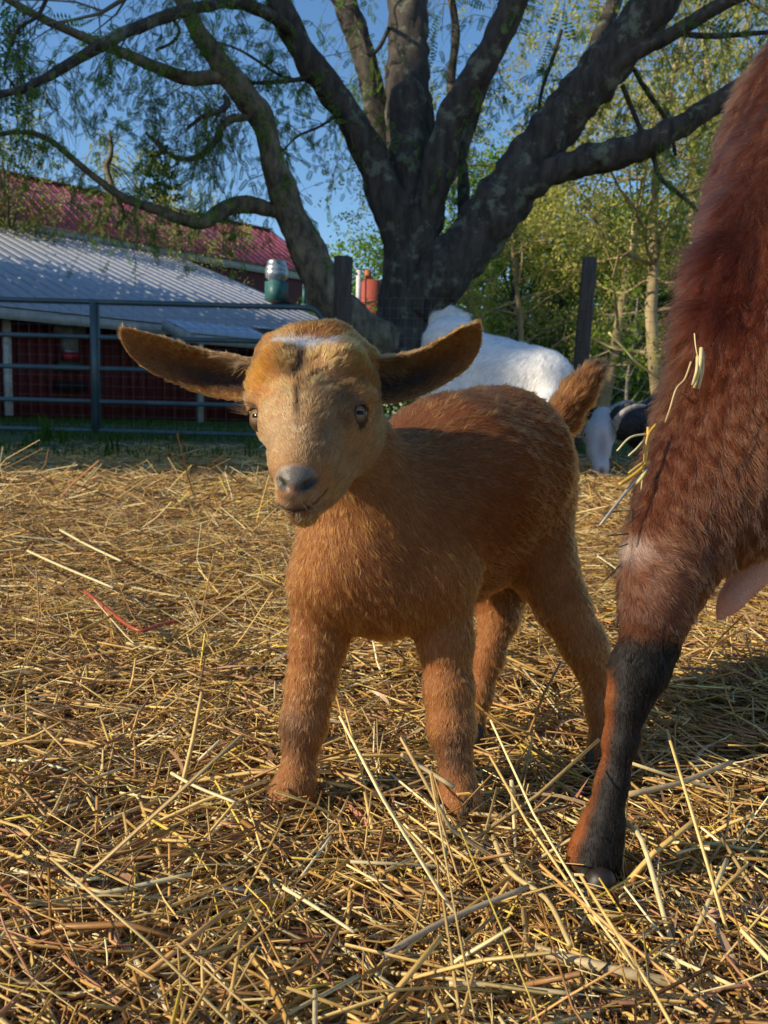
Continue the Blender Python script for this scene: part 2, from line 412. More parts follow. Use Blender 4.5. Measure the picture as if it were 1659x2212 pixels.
mx = nd(t, 'ShaderNodeMix', data_type='RGBA'); L(mr.outputs[0], mx.inputs[0]); L(r1.outputs[0], mx.inputs[6]); L(r2.outputs[0], mx.inputs[7])
p = nd(t, 'ShaderNodeBsdfPrincipled', i_Roughness=.9); L(mx.outputs[2], p.inputs['Base Color'])
bp = nd(t, 'ShaderNodeBump', i_Strength=.8, i_Distance=.01); L(nz.outputs[0], bp.inputs['Height']); L(bp.outputs[0], p.inputs['Normal'])
L(p.outputs[0], o.inputs[0])
tag(link('ground', mesh_np('ground', GV, GQ, True), m), kind='structure')

# ================================================================== BARN
M_red = mat_pr('red_roof_paint', (.32, .070, .082), .38, noise=.12, scale=3, spec=.5)
M_white_metal = mat_pr('galvanised_roof', (.40, .42, .46), .42, noise=.10, scale=4, spec=.5, metal=.25)
M_trim = mat_pr('weathered_white_trim', (.42, .43, .42), .6, noise=.15, scale=6)
M_wall = mat_pr('barn_red_boards', (.11, .012, .012), .75, noise=.35, scale=5, stretch=(6, 6, .6), bump=.3)
M_dark = mat_pr('dark_opening', (.01, .008, .008), .9)
ud = N((1, 1, 0)); nn = N((1, -1, 0)); zz = np.array([0, 0, 1.])
ax_b = np.stack([ud, nn, zz])
E0 = P(60, 661, 15.3)                       # a point of the long eave
def bp_(s, b, z): return E0+ud*s-nn*b+zz*z   # s along, b back from the eave, z above the eave
PW, PR = 1.0/3.0, 1.72/3.0                   # roof pitches
nW = N(np.cross(ud, -nn+zz*PW)); nR = N(np.cross(ud, -nn+zz*PR))
q = on_plane(200, 522, E0, nW); backW = float(-(q-E0) @ nn)
S1 = float((on_plane(700, 690, E0, nW)-E0) @ ud)
S0 = -2.4
top0 = bp_(0, backW, backW*PW)
q = on_plane(200, 524-13, top0, nn); trim_h = float((q-top0) @ zz)-float((on_plane(200, 522, top0, nn)-top0) @ zz)
trim_h = max(trim_h, .16)+.06
redE = top0+zz*trim_h+nn*.12
q = on_plane(300, 436, redE, nR); lenR = float(-(q-redE) @ nn)
print('barn', 'backW', backW, 'S1', S1, 'trim', trim_h, 'lenR', lenR)
barn = empty('barn', tuple(bp_(3, 0, -E0[2])))
tag(barn, 'dark red barn behind the gate, pale metal lean-to roof below a red ribbed roof', 'barn')
def roof_panel(mat, wid, length, rib_h, name):
    mb = MB(); th = .012
    mb.box((wid/2, length/2, 0), wid-.004, length, th)
    # trapezoid rib along one edge
    y0, y1 = 0, length; a, b, h = .0, .05, rib_h
    V = [(a-.012, y0, th/2), (b+.012, y0, th/2), (b-.008, y0, h), (a+.008, y0, h), (a-.012, y1, th/2), (b+.012, y1, th/2), (b-.008, y1, h), (a+.008, y1, h)]
    mb.add(V, [[0, 1, 2, 3], [5, 4, 7, 6], [1, 5, 6, 2], [4, 0, 3, 7], [3, 2, 6, 7]])
    me = mb.mesh(name); me.materials.append(mat); return me
def lay_panels(me, origin, s0, s1, step, xdir, ydir, parent, name):
    zd = np.cross(xdir, ydir); s = s0; Mx = Matrix(((xdir[0], ydir[0], zd[0], 0), (xdir[1], ydir[1], zd[1], 0), (xdir[2], ydir[2], zd[2], 0), (0, 0, 0, 1)))
    while s < s1:
        o_ = bpy.data.objects.new(name, me); COL.objects.link(o_); o_.parent = parent
        pos = origin+xdir*s; o_.matrix_world = Matrix.Translation(Vector(pos)) @ Mx
        o_.matrix_parent_inverse = Matrix.Translation(-Vector(parent.location)); o_.matrix_basis = Matrix.Translation(Vector(pos)) @ Mx
        s += step
slW = math.hypot(backW, backW*PW); slR = math.hypot(lenR, lenR*PR)
yW = N(-nn+zz*PW); yR = N(-nn+zz*PR)
STEP = .36
lay_panels(roof_panel(M_white_metal, STEP, slW+.25, .035, 'pale_roof_panel'), E0-yW*.25, S0, S1-STEP*.5, STEP, ud, yW, barn, 'pale_roof_panel')
S1R = float((on_plane(652, 600, redE, nR)-redE) @ ud)+2.0
lay_panels(roof_panel(M_red, STEP, slR, .04, 'red_roof_panel'), redE, S0, S1R-STEP*.3, STEP, ud, yR, barn, 'red_roof_panel')
# ridge cap, back slope, trim band, fascia
rid = redE+yR*slR
mb = MB(); mb.box(rid+ud*((S0+S1R)/2)+zz*.03, S1R-S0+.2, .30, .05, ax_b); mb.build('ridge_cap', M_red, barn)
mb = MB(); yB = N(-nn-zz*PR)
mb.box(rid+ud*((S0+S1R)/2)+yB*2.6, S1R-S0, 5.1, .03, np.stack([ud, yB, N(np.cross(ud, yB))])); mb.build('back_roof_slope', M_red, barn)
mb = MB(); mb.box(top0+ud*((S0+S1R)/2)+zz*(trim_h/2-.02)-nn*.03, S1R-S0, .05, trim_h+.1, ax_b); mb.build('trim_board', M_trim, barn)
mb = MB()
fz = .20
mb.box(bp_((S0+S1)/2, -.20, -.10-fz/2), S1-S0, .035, fz, ax_b); mb.build('fascia', M_trim, barn)
mb = MB(); mb.box(bp_((S0+S1)/2, .25, -.13), S1-S0-.02, .85, .02, ax_b); mb.build('soffit', M_trim, barn)
# wall of upright boards
mbp = MB(); H = E0[2]+.05
mbp.box((0, 0, H/2), .192, .028, H); plank = mbp.mesh('plank'); plank.materials.append(M_wall)
s = S0
while s < S1-.1:
    o_ = bpy.data.objects.new('plank', plank); COL.objects.link(o_); o_.parent = barn
    pos = bp_(s+.1, .62+.004*((int(s*50) % 3)), -E0[2]-.05)
    Mw = Matrix.Translation(Vector(pos)) @ Matrix(((ud[0], nn[0], 0, 0), (ud[1], nn[1], 0, 0), (0, 0, 1, 0), (0, 0, 0, 1)))
    o_.matrix_parent_inverse = Matrix.Translation(-Vector(barn.location)); o_.matrix_basis = Mw; s += .2
mb = MB()   # the bodies behind the boards
zt = backW*PW+E0[2]
mb.box(bp_((S0+S1)/2, .64+(backW-.64)/2+.02, -E0[2]+(E0[2]-.12)/2), S1-S0-.05, backW-.68, E0[2]-.12, ax_b)
mb.box(bp_((S0+S1R)/2, backW+2.6, -E0[2]+(zt)/2), S1R-S0-.1, 5.0, zt, ax_b); mb.build('wall', M_wall, barn)
mb = MB()   # gable end of the upper roof
A_ = top0+ud*(S1R-.06); hR = lenR*PR
gv = [A_, A_-nn*(2*lenR), A_-nn*lenR+zz*hR, A_-ud*.1, A_-nn*(2*lenR)-ud*.1, A_-nn*lenR+zz*hR-ud*.1]
mb.add(gv, [[0, 1, 4, 3], [1, 2, 5, 4], [2, 0, 3, 5]], [[0, 2, 1], [3, 4, 5]]); mb.build('gable_wall', M_wall, barn)
# end rake board of the lean-to
mb = MB(); mb.box(E0+ud*(S1+.02)+yW*(slW/2-.1)-zz*.08, .03, slW+.2, .16, np.stack([ud, yW, nW if nW[2] > 0 else -nW])); mb.build('rake_board', M_trim, barn)
# white corner post seen behind the gate
pz = on_plane(16, 800, bp_(0, .4, 0), nn)
mb = MB(); mb.box((pz[0], pz[1], .05+1.0), .14, .10, 2.0, ax_b); mb.build('corner_post', mat_pr('white_post', (.55, .56, .55), .6), barn)
# small pale porch roof and its pale gable
M_porch = mat_pr('porch_roof', (.46, .52, .60), .4, metal=.3)
pa = on_plane(357, 690, bp_(0, -1.0, 0), nn); pb = on_plane(536, 708, bp_(0, -1.0, 0), nn); pl_len = float((pb-pa) @ ud)
yP = N(nn-zz*.32)
me = roof_panel(M_porch, .3, 1.0, .03, 'porch_roof_panel')
lay_panels(me, pa+yP*1.0, 0, pl_len, .3, ud, -yP, barn, 'porch_roof_panel')
mb = MB(); mb.box(pa+yP*.5-zz*.12-ud*.04, .05, 1.05, .2, np.stack([ud, yP, np.cross(ud, yP)])); mb.build('porch_rake', M_trim, barn)
mb = MB(); mb.box(pa+yP*.98+ud*pl_len/2-zz*.12, pl_len+.1, .04, .16, ax_b); mb.build('porch_fascia', M_trim, barn)
for k in (.12, .97):
    q = pa+ud*pl_len*k+nn*.9; mb = MB(); mb.box((q[0], q[1], (q[2]-.4)/2), .1, .1, q[2]-.4, ax_b); mb.build('porch_post', M_trim, barn)
# wall lantern boxes (weathered nest boxes on the wall)
M_grey = mat_pr('weathered_grey_wood', (.20, .19, .16), .8, noise=.3, scale=12, bump=.3)
for k, (bx, by, w_, lab) in enumerate(((148, 690, .62, 'grey wooden feeder box on the barn wall behind the gate, left of the upright rail'),
                                     (565, 712, .5, 'grey wooden feeder box high on the wall beside the small porch roof'))):
    c = on_plane(bx, by, bp_(0, -.30 if k else .45, 0), nn)
    bx_e = empty('feeder_box', tuple(c)); tag(bx_e, lab, 'box', 'grey boxes on the barn')
    mb = MB(); mb.box(c-zz*.14, w_, .22, .30, ax_b); mb.build('box_body', M_grey, bx_e)
    mb = MB(); mb.box(c+zz*.04+nn*.04, w_*.95, .34, .03, np.stack([ud, N(nn-zz*.2), N(zz+nn*.2)])); mb.build('lid', mat_pr('bright_tin', (.55, .57, .62), .35, metal=.6), bx_e)
    mb = MB(); mb.box(c-zz*.45+nn*.02, w_*.5, .16, .34, ax_b); chu = mb.build('chute', M_grey, bx_e)
    if k == 0:
        mb = MB(); mb.box(c-zz*.64+nn*.03, w_*.42, .2, .03, ax_b); mb.build('tray_lip', mat_pr('bright_tin2', (.5, .5, .52), .35, metal=.6), chu)
        mb = MB(); mb.box(c-zz*.74+nn*.02, w_*.45, .18, .16, ax_b); mb.build('tray', mat_pr('red_plastic', (.30, .01, .02), .45), bx_e)
        mb = MB(); mb.box(c-zz*.92, w_*.8, .2, .18, ax_b); mb.build('lower_trough', mat_pr('green_plastic', (.02, .045, .02), .5), bx_e)
        mb = MB(); mb.box(c-zz*1.32, w_*.95, .2, .2, ax_b); mb.build('bottom_trough', M_dark, bx_e)

# roof ventilator on the lean-to
M_teal = mat_pr('teal_painted_curb', (.03, .13, .13), .5)
M_steel = mat_pr('ventilator_steel', (.42, .47, .50), .32, metal=.7, noise=.1)
vb = on_plane(597, 655, E0, nW); dv = float((vb-C0) @ Fv); u1 = dv/FPX
vt = empty('roof_ventilator', tuple(vb)); tag(vt, 'round grey metal ventilator on a teal square base on the pale roof', 'ventilator')
mb = MB(); mb.box(vb+zz*22*u1, 36*u1, 36*u1, 46*u1, ax_b); mb.build('curb', M_teal, vt)
mb = MB(); mb.box(vb-zz*2*u1, 46*u1, 46*u1, 10*u1, ax_b); mb.build('flashing', M_dark, vt)
mb = MB(); mb.lathe(vb+zz*45*u1, [(16*u1, 0), (18*u1, 3*u1), (24*u1, 9*u1), (25*u1, 20*u1), (24.2*u1, 21*u1), (25*u1, 22*u1), (22*u1, 33*u1), (19*u1, 35*u1)], 24); tu_ = mb.build('turbine', M_steel, vt, True)
mb = MB(); mb.lathe(vb+zz*80*u1, [(19.5*u1, -2*u1), (20*u1, 0), (20*u1, 6*u1), (18*u1, 9*u1), (8*u1, 11*u1), (0.01, 11.5*u1)], 24); mb.build('cap', M_steel, tu_, True)
pb_ = on_plane(657, 662, E0, nW); up = float((pb_-C0) @ Fv)/FPX
vp = empty('vent_pipe', tuple(pb_)); tag(vp, 'thin teal vent pipe standing on the pale roof right of the round ventilator', 'pipe')
mb = MB(); mb.tube([pb_-zz*.1, pb_+zz*46*up], 4.2*up, 10); mb.build('pipe', M_teal, vp, True)
mb = MB(); mb.lathe(pb_, [(10*up, -3*up), (9*up, 2*up), (4.4*up, 5*up)], 12); mb.build('flashing', M_steel, vp, True)

# red brick chimney of the house beyond
M_brick = mat_pr('chimney_brick', (.36, .075, .05), .8, noise=.25, scale=30)
cb = P(795, 655, 26.0); uc = 26/FPX
ch = empty('brick_chimney', (cb[0], cb[1], 0)); tag(ch, 'red brick chimney seen between the two tree stems', 'chimney')
mb = MB(); mb.box((cb[0]+.08, cb[1], (cb[2]+46*uc)/2), 34*uc, .8, cb[2]+46*uc, np.stack([N((1, .35, 0)), N((-.35, 1, 0)), zz])); mb.build('stack', M_brick, ch)
mb = MB(); mb.box((cb[0]-.02, cb[1]-.1, cb[2]+55*uc), 14*uc, .3, 24*uc); mb.build('flue', mat_pr('flue_clay', (.50, .15, .06), .7), ch)
mb = MB(); mb.tube([(cb[0]-20*uc, cb[1]-.4, 0), (cb[0]-20*uc, cb[1]-.4, cb[2]+64*uc)], 5.5*uc, 8); mb.build('white_pipe', mat_pr('white_pipe', (.7, .7, .68), .5), ch)

# ================================================================== GATE, POSTS, WIRE
M_gate = mat_pr('grey_green_tube', (.060, .095, .11), .42, noise=.2, scale=5, metal=.15, bump=.05)
DG = 7.8
gate = empty('tube_gate', tuple(P(330, 790, DG)*[1, 1, 0])); tag(gate, 'grey green tubular steel farm gate in front of the dark barn', 'gate')
def gp(x, y): return on_plane(x, y, P(330, 790, DG), np.array([0, 1., 0]))
rr = .5*10.5*DG/FPX
zs = [gp(200, yy)[2] for yy in (652, 728, 796, 867, 930)]
xL, xR = gp(-900, 790)[0], gp(700, 700)[0]
yG = gp(0, 790)[1]
cr = .17
pts = [(xL, yG, zs[4]), (xL, yG, zs[0]-cr)]+[(xL+cr-cr*math.cos(a), yG, zs[0]-cr+cr*math.sin(a)) for a in np.linspace(.2, 1.57, 5)]
pts += [(x, yG, zs[0]) for x in np.linspace(xL+.5, xR-.5, 5)]
pts += [(xR-cr+cr*math.sin(a), yG, zs[0]-cr+cr*math.cos(a)) for a in np.linspace(0, 1.45, 6)]+[(xR, yG, zs[0]-cr-.05), (xR, yG, zs[4])]
mb = MB(); mb.tube(pts, rr*1.12, 10); mb.build('outer_frame', M_gate, gate, True)
for z in zs[1:]:
    mb = MB(); mb.tube([(xL, yG, z), (xR, yG, z)], rr, 10); mb.build('rail', M_gate, gate, True)
for x in (206, -290, -640):
    q = gp(x, 790); mb = MB(); mb.box((q[0], yG-.035, (zs[0]+zs[4])/2), .058, .03, zs[0]-zs[4]); mb.box((q[0]+.034, yG, (zs[0]+zs[4])/2), .012, .06, zs[0]-zs[4]-.06)
    mb.build('upright', M_gate, gate)
for z in (zs[1], zs[3]):
    mb = MB(); mb.tube([(xR, yG, z+.05), (xR+.12, yG, z+.05)], .014, 8); mb.tube([(xR+.02, yG, z+.02), (xR+.02, yG, z+.10)], .03, 10); mb.build('hinge', M_gate, gate, True)
M_post = mat_pr('weathered_post', (.065, .052, .042), .9, noise=.4, scale=9, stretch=(5, 5, .4), bump=.8)
def post(px, d, wpx, topy, lab, lean=(0, 0)):
    b = P(px, 850, d); r = .5*wpx*d/FPX; tz = P(px, topy, d)[2]
    z = np.linspace(-.05, tz, 7); pts = [(b[0]+lean[0]*k/6, b[1]+lean[1]*k/6, zz_) for k, zz_ in enumerate(z)]
    mb = MB(); mb.tube(pts, [r*1.06, r*1.03, r, r*.99, r, r*.98, r*.97], 12, rough=.09)
    pe = mb.build('fence_post', M_post, None, True); tag(pe, lab, 'post', 'wooden fence posts'); return b, r
pA, rA = post(736, 7.75, 40, 562, 'thick dark wooden post between the gate and the forked tree')
pB, rB = post(1246, 7.4, 33, 563, 'dark wooden post behind the white goat, right of the tree', (.05, 0))
pC = P(2400, 850, 7.6); pC_r = .09
mb = MB(); mb.tube([(pC[0], pC[1], -.05), (pC[0], pC[1], 1.75)], .085, 12, rough=.08); tag(mb.build('fence_post', M_post, None, True), 'dark wooden post at the far right end of the wire fence', 'post', 'wooden fence posts')
M_wire = mat_pr('fence_wire', (.16, .16, .16), .5, metal=.5)
wf = MB()
for (a, b) in (((pA[0], pA[1]), (pB[0], pB[1])), ((pB[0], pB[1]), (pC[0], pC[1]))):
    a = np.array(a); b = np.array(b)
    for z in np.linspace(.08, 1.35, 15): wf.tube([(a[0], a[1]-.09, z), (b[0], b[1]-.09, z)], .0016, 3, cap=False)
    n = int(np.linalg.norm(b-a)/.075)
    for k in range(n+1):
        q = a+(b-a)*k/n; wf.tube([(q[0], q[1]-.091, .08), (q[0], q[1]-.091, 1.35)], .0012, 3, cap=False)
# mesh panel on the gate too
for z in np.linspace(zs[4]+.05, zs[0]-.03, 13): wf.tube([(xL, yG+.03, z), (xR, yG+.03, z)], .0013, 3, cap=False)
for x in np.arange(xL, xR, .10): wf.tube([(x, yG+.032, zs[4]), (x, yG+.032, zs[0])], .0011, 3, cap=False)
wo = wf.build('wire_mesh_fence', M_wire); tag(wo, 'fine grey wire mesh fence strung between the wooden posts', 'fence')

# unseen tall barn and tower, added left of frame to shade gate, roof, tree
sd = np.array([math.cos(SUN_AZ), math.sin(SUN_AZ), 0]); pd = np.array([sd[1], -sd[0], 0])
pd = -pd if pd[1] < 0 else pd
n0 = pd*9.2+sd*10.5
shade_silo = pd*6.3+sd*12.8; sb = empty('shade_silo', tuple(shade_silo)); tag(sb, 'unseen tall round silo left of the pen next to the grey barn', 'shade_silo')  # added out of frame, throws shade over the forked tree
mb = MB(); mb.lathe(shade_silo, [(2.6, 0), (2.6, 12.0)]+[(2.6*math.cos(a), 12.0+1.9*math.sin(a)) for a in np.linspace(.1, 1.56, 7)], 40); mb.build('drum', mat_pr('shade_silo_concrete', (.35, .34, .32), .85, scale=2, bump=.2), sb, True)
mb = MB()
for h_ in np.arange(.6, 11.4, .8): mb.lathe(shade_silo+zz*h_, [(2.61, -.03), (2.64, -.03), (2.64, .03), (2.61, .03)], 40)
mb.build('hoops', M_steel, sb)
tb = empty('shade_barn', tuple(n0+pd*8)); tag(tb, 'unseen tall weathered grey barn added left of the pen to cast shade', 'barn')
axt = np.stack([pd, sd, zz]); M_old = mat_pr('old_grey_boards', (.20, .18, .15), .9, noise=.3, scale=4, stretch=(5, 5, .4), bump=.4)
mb = MB(); mb.box(n0+pd*9+sd*4+zz*3.1, 18, 8, 6.3, axt); mb.build('wall', M_old, tb)
for s_ in (-1, 1):
    yv = N(-sd*s_*1.0+zz*.65) ; mb = MB(); c_ = n0+pd*9+sd*4+sd*s_*2.05+zz*(6.25+1.35); mb.box(c_, 18.6, 5.3, .08, np.stack([pd, yv, N(np.cross(pd, yv))])); mb.build('roof_slope', M_white_metal, tb)
mb = MB(); a = n0+zz*6.2
for e_ in (0, 18):
    mb.add([a+pd*e_, a+pd*e_+sd*8, a+pd*e_+sd*4+zz*2.55, a+pd*(e_+.05), a+pd*(e_+.05)+sd*8, a+pd*(e_+.05)+sd*4+zz*2.55], [[0, 1, 4, 3], [1, 2, 5, 4], [2, 0, 3, 5]], [[0, 2, 1], [3, 4, 5]])
mb.build('gable', M_old, tb)
for e_ in (3, 8, 14):
    mb = MB(); mb.box(n0+pd*e_-sd*.04+zz*1.25, 1.3, .06, 2.5, axt); mb.build('door', M_trim, tb)
print('setting', time.time()-T0)

# ================================================================== TREES
def smooth_path(pts, n=6):
    "Catmull-Rom through rows of numbers"
    p = np.asarray(pts, float); p = np.vstack([2*p[0]-p[1], p, 2*p[-1]-p[-2]]); out_ = []
    for i in range(1, len(p)-2):
        for t in np.linspace(0, 1, n, endpoint=False):
            a, b, c, d = p[i-1:i+3]; out_.append(.5*((2*b)+(-a+c)*t+(2*a-5*b+4*c-d)*t*t+(-a+3*b-3*c+d)*t**3))
    out_.append(p[-2]); return np.array(out_)
def limb_px(pts, n=6, wob=.0):
    "pts (x, y, depth, width px) -> world points and radii"
    q = smooth_path(pts, n); W = np.array([P(a, b, c) for a, b, c, _ in q]); r = q[:, 3]*.5*q[:, 2]/FPX
    return W, np.maximum(r, .003)
def bark_tube(mb, W, r, k=22, amp=.09, fr=26):
    "tube with vertical bark ridges displaced into the surface"
    n0 = len(W); 
    L_ = np.concatenate([[0], np.cumsum(np.linalg.norm(np.diff(W, axis=0), axis=1))]); m = max(n0, int(L_[-1]/.05))
    t = np.linspace(0, L_[-1], m); W = np.stack([np.interp(t, L_, W[:, i]) for i in range(3)], -1); r = np.interp(t, L_, r)
    n_before = mb.n; mb.tube(W, r, k, cap=True)
    V = mb.V[-1]; ring = V[:m*k].reshape(m, k, 3); ang = np.arange(k)*2*math.pi/k
    s1 = SNoise(fr, 3, 9, 1); X = ring.reshape(-1, 3)*[1, 1, .28]
    nzv = s1(X)[:, 0]+.5*SNoise(fr*2.4, 4, 9, 1)(X)[:, 0]; big = SNoise(6, 8, 5, 1)(ring.reshape(-1, 3))[:, 0]
    ctr = np.repeat(W, k, 0); d = ring.reshape(-1, 3)-ctr
    V[:m*k] = ctr+d*(1+amp*np.clip(nzv, -1.5, 1.2)+.05*big)[:, None]; return W, r

def leaflet_template(npair=7, L=.11, w_=.011, ll=.026):
    "one pinnate leaf: a rachis with pairs of leaflets (diamonds), along +X"
    V = []; Q = []
    for i in range(npair):
        x = L*(i+1.2)/(npair+1); s = math.sin(math.pi*(i+1.3)/(npair+1.6))*.5+.55
        for sg in (-1, 1):
            b = len(V); l = ll*s
            V += [(x, 0, 0), (x+w_*.6, sg*l*.5, .002), (x+.2*w_, sg*l, -.004), (x-w_*.5, sg*l*.5, .002)]; Q.append([b, b+1, b+2, b+3])
    b = len(V); V += [(0, .0008, 0), (0, -.0008, 0), (L, -.0006, -.004), (L, .0006, -.004)]; Q.append([b, b+1, b+2, b+3])
    return np.array(V), np.array(Q)
def scatter(template, Pts, Dirs, scale, curl=.5, up=None):
    "copies of a small template at points, +X along Dirs -> V, Q"
    V, Q = template; n = len(Pts); D = Dirs/(np.linalg.norm(Dirs, axis=1)[:, None]+1e-9)
    r = rng.normal(size=(n, 3)) if up is None else up+curl*rng.normal(size=(n, 3))
    Yd = np.cross(r, D); Yd /= np.linalg.norm(Yd, axis=1)[:, None]+1e-9; Zd = np.cross(D, Yd)
    A = np.stack([D, Yd, Zd], 1)*np.broadcast_to(scale, n)[:, None, None]
    W = np.einsum('vk,nkj->nvj', V, A)+Pts[:, None]
    return W.reshape(-1, 3), (Q[None]+(np.arange(n)*len(V))[:, None, None]).reshape(-1, Q.shape[1])

def grow(mb, tips, p, d, L, r, lev, maxlev, spread=.6, up=.1, nch=(4, 6), wig=.16, kseg=5, shrink=.55):
    pts = [p]; rad = [r]; n = kseg if lev < 2 else 4; q = p.copy(); dd = d.copy(); dirs = [d]
    for i in range(n):
        dd = N(dd+wig*rng.normal(size=3)+np.array([0, 0, up*(.5 if lev else .2)])); q = q+dd*L/n; pts.append(q); rad.append(r*(1-.75*(i+1)/n)); dirs.append(dd)
    mb.tube(pts, rad, 7 if lev == 0 else (4 if lev < 3 else 3), cap=False)
    if lev >= maxlev:
        for i in range(1, n+1): tips.append((pts[i], dirs[i]))
        return
    for c in range(rng.integers(nch[0], nch[1]+1)):
        t = rng.uniform(.25, 1.0) if lev else rng.uniform(.35, 1.0)
        i = min(int(t*n), n-1); base = np.array(pts[i])*(1-(t*n-i))+np.array(pts[i+1])*(t*n-i) if i < n else pts[-1]
        side = np.cross(dirs[i], rng.normal(size=3)); side /= np.linalg.norm(side)+1e-9
        nd_ = N(np.array(dirs[i])*(1-spread)+side*spread+np.array([0, 0, up*.5]))
        grow(mb, tips, base, nd_, L*shrink*rng.uniform(.75, 1.25), rad[i]*.55, lev+1, maxlev, spread, up, nch, wig, kseg, shrink)

DIA = (np.array([(0, 0, 0), (.5, .32, .06), (1, 0, -.04), (.5, -.32, .06)]), np.array([[0, 1, 2, 3]]))
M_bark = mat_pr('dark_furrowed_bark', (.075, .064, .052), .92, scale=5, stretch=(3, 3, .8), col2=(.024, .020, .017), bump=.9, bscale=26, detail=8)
# lichen patches on the bark
t = M_bark.node_tree; L = t.links.new; p = [n for n in t.nodes if n.type == 'BSDF_PRINCIPLED'][0]; old = p.inputs['Base Color'].links[0].from_socket
tc = nd(t, 'ShaderNodeTexCoord'); nz = nd(t, 'ShaderNodeTexNoise', i_Scale=4.5, i_Detail=9.0, i_Roughness=.68); L(tc.outputs['Object'], nz.inputs['Vector'])
rp = nd(t, 'ShaderNodeValToRGB'); rp.color_ramp.elements[0].position = .54; rp.color_ramp.elements[1].position = .62; L(nz.outputs[0], rp.inputs[0])
mx = nd(t, 'ShaderNodeMix', data_type='RGBA'); L(rp.outputs[0], mx.inputs[0]); L(old, mx.inputs[6]); mx.inputs[7].default_value = (.14, .155, .11, 1); L(mx.outputs[2], p.inputs['Base Color'])
M_bark_lit = mat_pr('sunlit_tone_bark', (.24, .20, .13), .92, scale=6, stretch=(2, 2, 1), col2=(.055, .045, .035), bump=.9, bscale=26, detail=8)  # sunlit look of the left stem and branches put into a paler bark colour
M_bark2 = mat_pr('grey_bark', (.20, .165, .10), .9, scale=3, stretch=(1, 1, .3), col2=(.09, .075, .05), bump=.4, bscale=14)
M_bark3 = mat_pr('pale_bark', (.46, .37, .21), .9, scale=3, stretch=(1, 1, .3), col2=(.26, .20, .11), bump=.4, bscale=14)
M_birch = mat_pr('birch_bark', (.55, .52, .45), .8, scale=10, stretch=(1, 1, 5), col2=(.14, .12, .10))
M_locust = mat_leaf('locust_leaf', (.075, .17, .03), (.20, .34, .06), .5, 3)
M_green = mat_leaf('spring_leaf', (.10, .22, .025), (.34, .52, .06), .55, .8)
M_olive = mat_leaf('bud_leaf', (.30, .33, .07), (.60, .60, .18), .45, 1.0)
M_fir = mat_leaf('fir_needles', (.012, .035, .010), (.06, .10, .018), .2, .9)
M_yel = mat_leaf('yellow_green_leaf', (.12, .15, .02), (.25, .27, .05), .5, .8)

# ---- the big many-stemmed tree behind the fence
tree = empty('spreading_tree', tuple(P(885, 800, 9.0)*[1, 1, 0])); tag(tree, 'large dark barked tree with many forking stems behind the white goat', 'tree')
trunks = [
 [(880, 800, 9.0, 150), (882, 700, 9.0, 124), (888, 600, 9.0, 114), (892, 520, 9.0, 118), (888, 440, 9.0, 104), (886, 340, 9.05, 96), (884, 220, 9.1, 96), (882, 100, 9.2, 92), (878, -60, 9.4, 90), (870, -300, 9.6, 80)],
 [(872, 560, 8.95, 70), (852, 470, 8.85, 84), (822, 385, 8.8, 78), (775, 290, 8.7, 66), (738, 225, 8.6, 62), (690, 165, 8.5, 62), (645, 95, 8.4, 58), (607, 20, 8.3, 54), (580, -60, 8.2, 50), (540, -250, 8.0, 40)],
 [(868, 520, 9.2, 50), (845, 420, 9.35, 60), (822, 300, 9.45, 54), (806, 200, 9.5, 52), (783, 110, 9.6, 54), (750, 20, 9.7, 50), (715, -80, 9.8, 46), (670, -280, 10, 36)],
 [(905, 560, 8.9, 70), (925, 450, 8.8, 74), (948, 360, 8.7, 74), (972, 270, 8.6, 70), (1012, 190, 8.5, 66), (1060, 110, 8.4, 60), (1100, 30, 8.3, 58), (1135, -60, 8.2, 54), (1200, -260, 8.0, 44)],
 [(915, 450, 9.1, 24), (985, 360, 9.2, 26), (1020, 260, 9.3, 24), (1042, 180, 9.4, 24), (1085, 110, 9.5, 18), (1110, 40, 9.6, 16), (1120, -60, 9.7, 14)],
 [(905, 680, 8.9, 90), (955, 600, 8.8, 122), (1020, 520, 8.75, 120), (1085, 440, 8.7, 116), (1145, 355, 8.65, 112), (1205, 265, 8.6, 96), (1280, 180, 8.5, 98), (1350, 95, 8.4, 92), (1420, 0, 8.3, 88), (1480, -90, 8.2, 80), (1560, -280, 8.0, 66)],
 [(1110, 420, 8.6, 70), (1190, 372, 8.5, 66), (1270, 345, 8.45, 62), (1345, 330, 8.4, 60), (1430, 295, 8.3, 56), (1520, 240, 8.2, 50), (1600, 190, 8.1, 46), (1700, 120, 8.0, 42), (1850, 20, 7.8, 30)],
 [(1290, 170, 8.4, 50), (1370, 115, 8.3, 36), (1450, 75, 8.2, 33), (1530, 25, 8.1, 30), (1620, -20, 8.0, 26), (1750, -90, 7.9, 20)],
 [(1395, 78, 8.3, 10), (1450, 72, 8.2, 13), (1545, 78, 8.1, 11), (1700, 66, 8.0, 9)],
 [(1215, 250, 8.75, 34), (1265, 180, 9.0, 38), (1290, 90, 9.2, 36), (1325, 10, 9.4, 34), (1350, -90, 9.6, 30)],
 [(1003, 560, 9.3, 30), (1003, 470, 9.5, 32), (1000, 400, 9.6, 30), (990, 300, 9.8, 22), (975, 180, 9.9, 20), (985, 60, 10, 18), (960, -60, 10.1, 14)],
 [(872, 760, 8.95, 90), (820, 735, 8.8, 92), (765, 700, 8.7, 92), (715, 640, 8.6, 86), (678, 570, 8.5, 76), (645, 500, 8.4, 70), (615, 425, 8.3, 62), (592, 350, 8.2, 54), (575, 280, 8.1, 54), (545, 225, 8.0, 56), (505, 175, 7.9, 50), (455, 110, 7.8, 42), (415, 45, 7.7, 38), (385, -30, 7.6, 34), (330, -200, 7.4, 26)],
]
